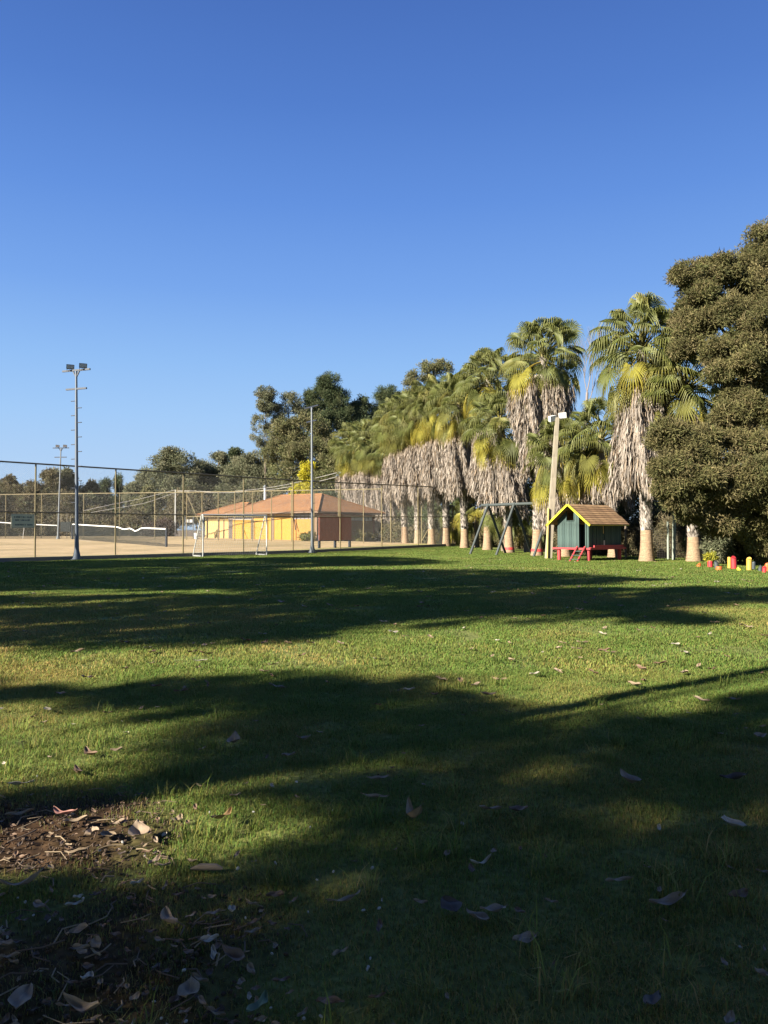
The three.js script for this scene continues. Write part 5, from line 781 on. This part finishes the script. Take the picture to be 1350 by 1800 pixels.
// ---------------------------------------------------------------- fallen leaves
{
  M.leafDry = mat(1, 1, 1, 0.7, { vertexColors: true, map: tex(64, 128, (u, v) => { const m = Math.abs(u - 0.5) < 0.035 ? 1.25 : 1, n = 0.8 + 0.4 * fbm(u * 10, v * 10, 4); return grey(0.8 * m * n); }) });
  const leaf = (L, W, curl, fold, sway, seed, c) => {
    const r = rng(seed), g = new THREE.BufferGeometry(), p = [], u = [], col = [], ix = [], n = 14, m = 6;
    for (let i = 0; i <= n; i++) for (let j = 0; j <= m; j++) {
      const s = i / n, q = j / m * 2 - 1, w = W / 2 * Math.pow(Math.sin(Math.PI * Math.pow(s, 0.8)), 0.75) + 0.0015, k = 0.85 + 0.3 * fbm(s * 5 + seed, q * 2, 3);
      p.push(q * w + sway * Math.sin(s * 3.1) * L, 0.008 + curl * (s - 0.5) ** 2 * L * 2 + fold * Math.abs(q) * w * 1.2 + 0.004 * Math.sin(s * 9 + q * 3 + seed), (0.5 - s) * L); u.push(j / m, s); col.push(c[0] * k, c[1] * k, c[2] * k);
    }
    for (let i = 0; i < n; i++) for (let j = 0; j < m; j++) { const a = i * (m + 1) + j, b = a + m + 1; ix.push(a, b, a + 1, a + 1, b, b + 1); }
    const st = new MB(); st.col = c.map((x) => x * 0.7); st.tube([V(0, 0.008 + curl * 0.5 * L, L * 0.5), V(0.004, 0.012 + curl * 0.6 * L, L * 0.58)], 0.0014, 4);
    g.setAttribute('position', new THREE.Float32BufferAttribute(p, 3)); g.setAttribute('uv', new THREE.Float32BufferAttribute(u, 2)); g.setAttribute('color', new THREE.Float32BufferAttribute(col, 3)); g.setIndex(ix); g.computeVertexNormals();
    return mergeGeometries([g, st.geo()]);
  };
  const GR = [0.29, 0.215, 0.145], TA = [0.28, 0.205, 0.125], BRN = [0.18, 0.11, 0.065], PA = [0.42, 0.37, 0.28], DKB = [0.085, 0.06, 0.045], OCH = [0.30, 0.18, 0.07];
  // px, py of the middle, length in px, width share, heading, curl, fold, tint, label
  [[38, 1562, 70, 0.24, 1.9, 0.5, 0.5, GR, 'long curled grey leaf at the left edge of the dark corner'], [40, 1770, 36, 0.5, 0.1, 0.15, 0.3, GR, 'broad pale grey leaf at the bottom left'], [140, 1780, 70, 0.30, 1.3, 0.55, 0.6, TA, 'large curled leaf at the bottom edge, right of the broad grey leaf'],
   [606, 1595, 66, 0.15, -0.75, 0.2, 0.4, TA, 'narrow bent leaf lying alone in the lower middle lawn'], [836, 1622, 40, 0.55, 0.7, 0.3, 0.4, GR, 'left leaf of the pair of grey leaves in the shade'], [866, 1613, 52, 0.42, 1.9, 0.2, 0.5, GR, 'right leaf of the pair of grey leaves in the shade'],
   [1174, 1593, 70, 0.32, 1.75, 0.3, 0.5, GR, 'large boat shaped pale leaf on the shaded right lawn'], [921, 1663, 48, 0.45, 1.9, 0.15, 0.2, GR, 'flat grey leaf below the pair of grey leaves'], [861, 1430, 42, 0.42, 1.7, 0.25, 0.4, GR, 'pointed grey leaf left of the round brown leaf'], [912, 1437, 34, 0.75, 1.2, 0.4, 0.3, BRN, 'round brownish leaf right of the pointed grey leaf'],
   [664, 1373, 42, 0.24, 1.75, 0.15, 0.4, GR, 'upper of two slim leaves in the middle shade'], [657, 1409, 52, 0.16, 1.6, 0.1, 0.4, GR, 'lower of two slim leaves in the middle shade'], [724, 1444, 40, 0.3, 0.3, 0.8, 0.5, TA, 'upturned curled leaf right of the slim leaves'], [845, 1528, 44, 0.14, -1.0, 0.4, 0.4, PA, 'thin arched yellowish leaf in the shade'],
   [1086, 1558, 56, 0.14, 2.0, 0.2, 0.5, TA, 'thin straight leaf left of the boat shaped leaf'], [1297, 1584, 36, 0.5, 1.7, 0.2, 0.4, BRN, 'dull brown leaf right of the boat shaped leaf'], [1288, 1457, 26, 0.75, 0.2, 0.3, 0.3, PA, 'small round pale leaf on the right lawn'], [1106, 1384, 30, 0.5, 0.4, 0.5, 0.5, GR, 'small upright grey leaf in the right shade'],
   [1290, 1377, 44, 0.4, 1.4, 0.4, 0.6, DKB, 'very dark curled leaf in the right shade'], [391, 1447, 36, 0.3, -0.5, 0.3, 0.4, OCH, 'ochre leaf on the sunlit strip of grass'], [297, 1622, 38, 0.42, 0.6, 0.3, 0.4, GR, 'grey leaf standing in the grass of the near corner'], [580, 1777, 52, 0.34, -1.4, 0.15, 0.4, BRN, 'brown leaf at the bottom edge near the middle'],
   [333, 1749, 32, 0.6, 0.1, 0.3, 0.3, TA, 'squarish tan leaf near the bottom left'], [410, 1697, 50, 0.4, 0.9, 0.5, 0.5, BRN, 'crumpled brown leaf in the near shade'], [130, 1363, 30, 0.3, 0.4, 0.3, 0.3, BRN, 'brown leaf in the sunlit grass beside the dirt'], [112, 1440, 46, 0.35, 1.2, 0.3, 0.3, [0.42, 0.20, 0.15], 'reddish leaf on top of the dirt patch'],
   [134, 1452, 40, 0.45, -1.2, 0.3, 0.4, TA, 'leaf in the middle of the dirt patch leaf heap'], [163, 1478, 26, 0.5, 0.3, 0.3, 0.4, GR, 'left of three small leaves right of the dirt patch'], [186, 1477, 26, 0.85, 0.8, 0.3, 0.3, TA, 'middle of three small leaves right of the dirt patch'], [237, 1477, 30, 0.6, 0.2, 0.4, 0.4, GR, 'right of three small leaves right of the dirt patch'],
   [136, 1501, 42, 0.2, 1.75, 0.1, 0.3, TA, 'slim flat leaf lying on bare dirt'], [38, 1389, 40, 0.3, -1.2, 0.2, 0.4, PA, 'pale leaf in the sunlit left edge dirt'], [35, 1436, 44, 0.2, -1.3, 0.15, 0.3, TA, 'slim leaf lying across the shaded dirt edge'], [507, 1338, 26, 0.6, 1.4, 0.3, 0.3, GR, 'broad grey leaf in the upper middle shade'],
   [534, 1305, 26, 0.5, -1.2, 0.5, 0.5, GR, 'curled grey leaf above the broad grey leaf'], [417, 1312, 24, 0.5, 0.2, 0.5, 0.4, GR, 'small upright leaf right of the sunlit patch'], [596, 1682, 34, 0.16, -0.7, 0.2, 0.4, TA, 'thin short leaf below the narrow bent leaf'], [8, 1673, 28, 0.55, 1.2, 0.3, 0.3, GR, 'grey leaf cut by the left edge of the picture'],
   [790, 1600, 30, 0.8, 0.4, 0.2, 0.2, DKB, 'round dark leaf left of the pair of grey leaves'], [484, 1588, 34, 0.4, 1.5, 0.2, 0.4, BRN, 'dull brown leaf under the end of the sunlit strip'], [1338, 1302, 26, 0.5, -0.9, 0.3, 0.4, TA, 'leaf at the right edge below the diagonal shadow'], [1343, 1727, 30, 0.5, 1.2, 0.4, 0.4, GR, 'pale leaf cut by the right edge of the picture'],
   [1148, 1766, 46, 0.4, -0.7, 0.2, 0.3, DKB, 'dark flat leaf at the bottom right'], [454, 1783, 40, 0.4, -0.4, 0.3, 0.3, [0.10, 0.16, 0.08], 'dull green leaf at the bottom edge'], [665, 1163, 20, 0.7, 1.5, 0.2, 0.2, PA, 'pale leaf on the sunlit grass above the shade edge'], [940, 1191, 20, 0.7, 1.6, 0.2, 0.2, PA, 'pale leaf on the sunlit grass right of the middle'],
   [1187, 1136, 16, 0.7, 1.6, 0.2, 0.2, PA, 'pale leaf on the sunlit grass at the right'], [857, 1228, 30, 0.25, 1.7, 0.3, 0.5, DKB, 'dark leaf at the tip of the sunlit grass'], [480, 1172, 20, 0.5, 1.6, 0.2, 0.2, TA, 'tan leaf on the sunlit strip between the shadows'], [352, 1168, 24, 0.4, 1.7, 0.2, 0.2, PA, 'pale slim leaf on the sunlit strip at the left'],
   [160, 1330, 30, 0.4, 0.9, 0.4, 0.4, BRN, 'curled brown leaf in the sunlit patch'], [205, 1327, 22, 0.4, 1.6, 0.2, 0.3, TA, 'tan leaf in the sunlit patch'], [83, 1253, 18, 0.5, 0.7, 0.2, 0.3, PA, 'small pale leaf at the top of the sunlit patch']].forEach(([px, py, len, ws, turn, curl, fold, c, label], k) => {
    const q = G(px, py), D = q.length(), side = Math.abs(Math.sin(turn)), f = Math.hypot(side, Math.cos(turn) * lerp(0.25, 0.5, sstep(9, 2.5, D))), L = Math.min(0.2, 0.92 * len * D / F / Math.max(0.5, f));
    const o = mesh('fallen_leaf', leaf(L, L * ws, curl, fold, 0.06 * ((k % 5) - 2), 700 + k, c), M.leafDry); tag(o, label, 'leaf', 'fallen leaves on the lawn'); o.position.set(q.x, q.y + 0.022 + 0.012 * (k % 2), q.z); o.rotation.set(0.12 * ((k % 3) - 1), turn, 0.14 * ((k % 4) - 1.5), 'YXZ');
  });
  const r = rng(777), a = leaf(0.09, 0.03, 0.2, 0.4, 0.05, 801, [1, 1, 1]), l1 = [], l2 = [], col = new THREE.Color();
  for (let k = 0; k < 620; k++) {
    const d = k < 170 ? 2 + 4 * r() * r() : 5 + 30 * Math.pow(r(), 1.3), x = k < 110 ? lerp(-0.55, -0.1, r()) * d : lerp(-0.56, 0.56, r()) * d, t = r(), c = t < 0.35 ? TA : t < 0.6 ? BRN : t < 0.8 ? PA : GR, s = d > 6 ? 0.7 + 0.9 * r() : 0.25 + 0.5 * r();
    if ((x - FA.x) * (FB.z - FA.z) - (-d - FA.z) * (FB.x - FA.x) > -20) continue;
    l1.push([mtx(V(x, 0.012 + 0.02 * r(), -d), quat((r() - 0.5) * 0.5, r() * 6.283, (r() - 0.5) * 0.5), V(s * (0.6 + r()), s, s)), col.setRGB(...c).clone()]);
  }
  const litter = copies('leaf_litter', a, M.leafDry, l1); litter.userData.label = 'small dry leaves scattered over the lawn';
  const chip = new THREE.IcosahedronGeometry(0.0065, 0);
  for (let k = 0; k < 55; k++) { const d = 2.05 + 2.6 * r() * r(), x = lerp(-0.5, k < 90 ? 0.0 : 0.5, r()) * d; l2.push([mtx(V(x, 0.016, -d), randomQuat(r), V(0.5 + r(), 0.4 + 0.5 * r(), 0.5 + r())), col.setRGB(0.38, 0.37, 0.34).clone()]); }
  const chips = copies('pale_chips', chip, mat(1, 1, 1, 0.9), l2); chips.userData.label = 'tiny white chips strewn in the grass';
  // crumbs of soil and broken leaf in the worn places
  const crumb = new THREE.IcosahedronGeometry(0.007, 0), l3 = [], l4 = [];
  for (let k = 0; k < 9000; k++) { const d = 2 + 2.6 * r(), x = lerp(-0.58, 0.15, r()) * d, b = bare(x, d); if (b < 0.2 || r() > b) continue; const s = 0.3 + 1.3 * r() * r(), t = 0.6 + 0.7 * r(); l3.push([mtx(V(x, 0.004 + 0.02 * (b - 0.5) * r(), -d), randomQuat(r), V(s * (0.7 + r()), s * 0.7, s)), col.setRGB(0.078 * t, 0.052 * t, 0.034 * t).clone()]); if (k % 14 === 0) l4.push([mtx(V(x, 0.012 + 0.01 * r(), -d), quat((r() - 0.5) * 0.6, r() * 6.283, (r() - 0.5) * 0.6), V(0.3 + 0.5 * r(), 0.4, 0.2 + 0.3 * r())), col.setRGB(...(r() < 0.5 ? BRN : r() < 0.6 ? DKB : TA)).clone()]); }
  copies('soil_crumbs', crumb, mat(1, 1, 1, 1), l3).userData.label = 'crumbly bits of soil on the worn ground'; copies('broken_leaf_bits', a, M.leafDry, l4).userData.label = 'broken brown leaf pieces on the worn soil';
  // twigs and clods in the dirt patch
  const tw = new MB(); for (let k = 0; k < 170; k++) { const d = 2.1 + 2.2 * r(), x = lerp(-0.52, -0.1, r()) * d; if (bare(x, d) < 0.25) continue; const h = r() * 6.283, L = 0.02 + 0.06 * r(), p = V(x, 0.012 + 0.01 * r(), -d); tw.col = r() < 0.5 ? [0.25, 0.19, 0.12] : [0.12, 0.085, 0.06]; tw.tube([p, p.clone().add(V(Math.cos(h) * L, 0.012 * r(), Math.sin(h) * L)), p.clone().add(V(Math.cos(h + 0.4) * L * 2, 0.0, Math.sin(h + 0.4) * L * 2))], 0.0018 + 0.0015 * r(), 4); }
  stuff(tw.build('twig_litter', mat(1, 1, 1, 0.95, { vertexColors: true }))).userData.label = 'broken twigs on the worn soil';
  const wq = G(362, 1531), wc = new MB(); wc.tube([V(-0.06, 0.012, 0), V(-0.02, 0.022, 0.004), V(0.04, 0.02, 0), V(0.065, 0.012, -0.004)], [0.005, 0.013, 0.013, 0.005], 7); const wo = tag(wc.build('wood_chunk', M.bark), 'piece of wood lying at the edge of the sunlit strip', 'wood'); wo.position.set(wq.x, 0.01, wq.z);
}
scene.traverse((o) => { if (o.isMesh) { o.castShadow = true; o.receiveShadow = true; } });
renderer.render(scene, camera);
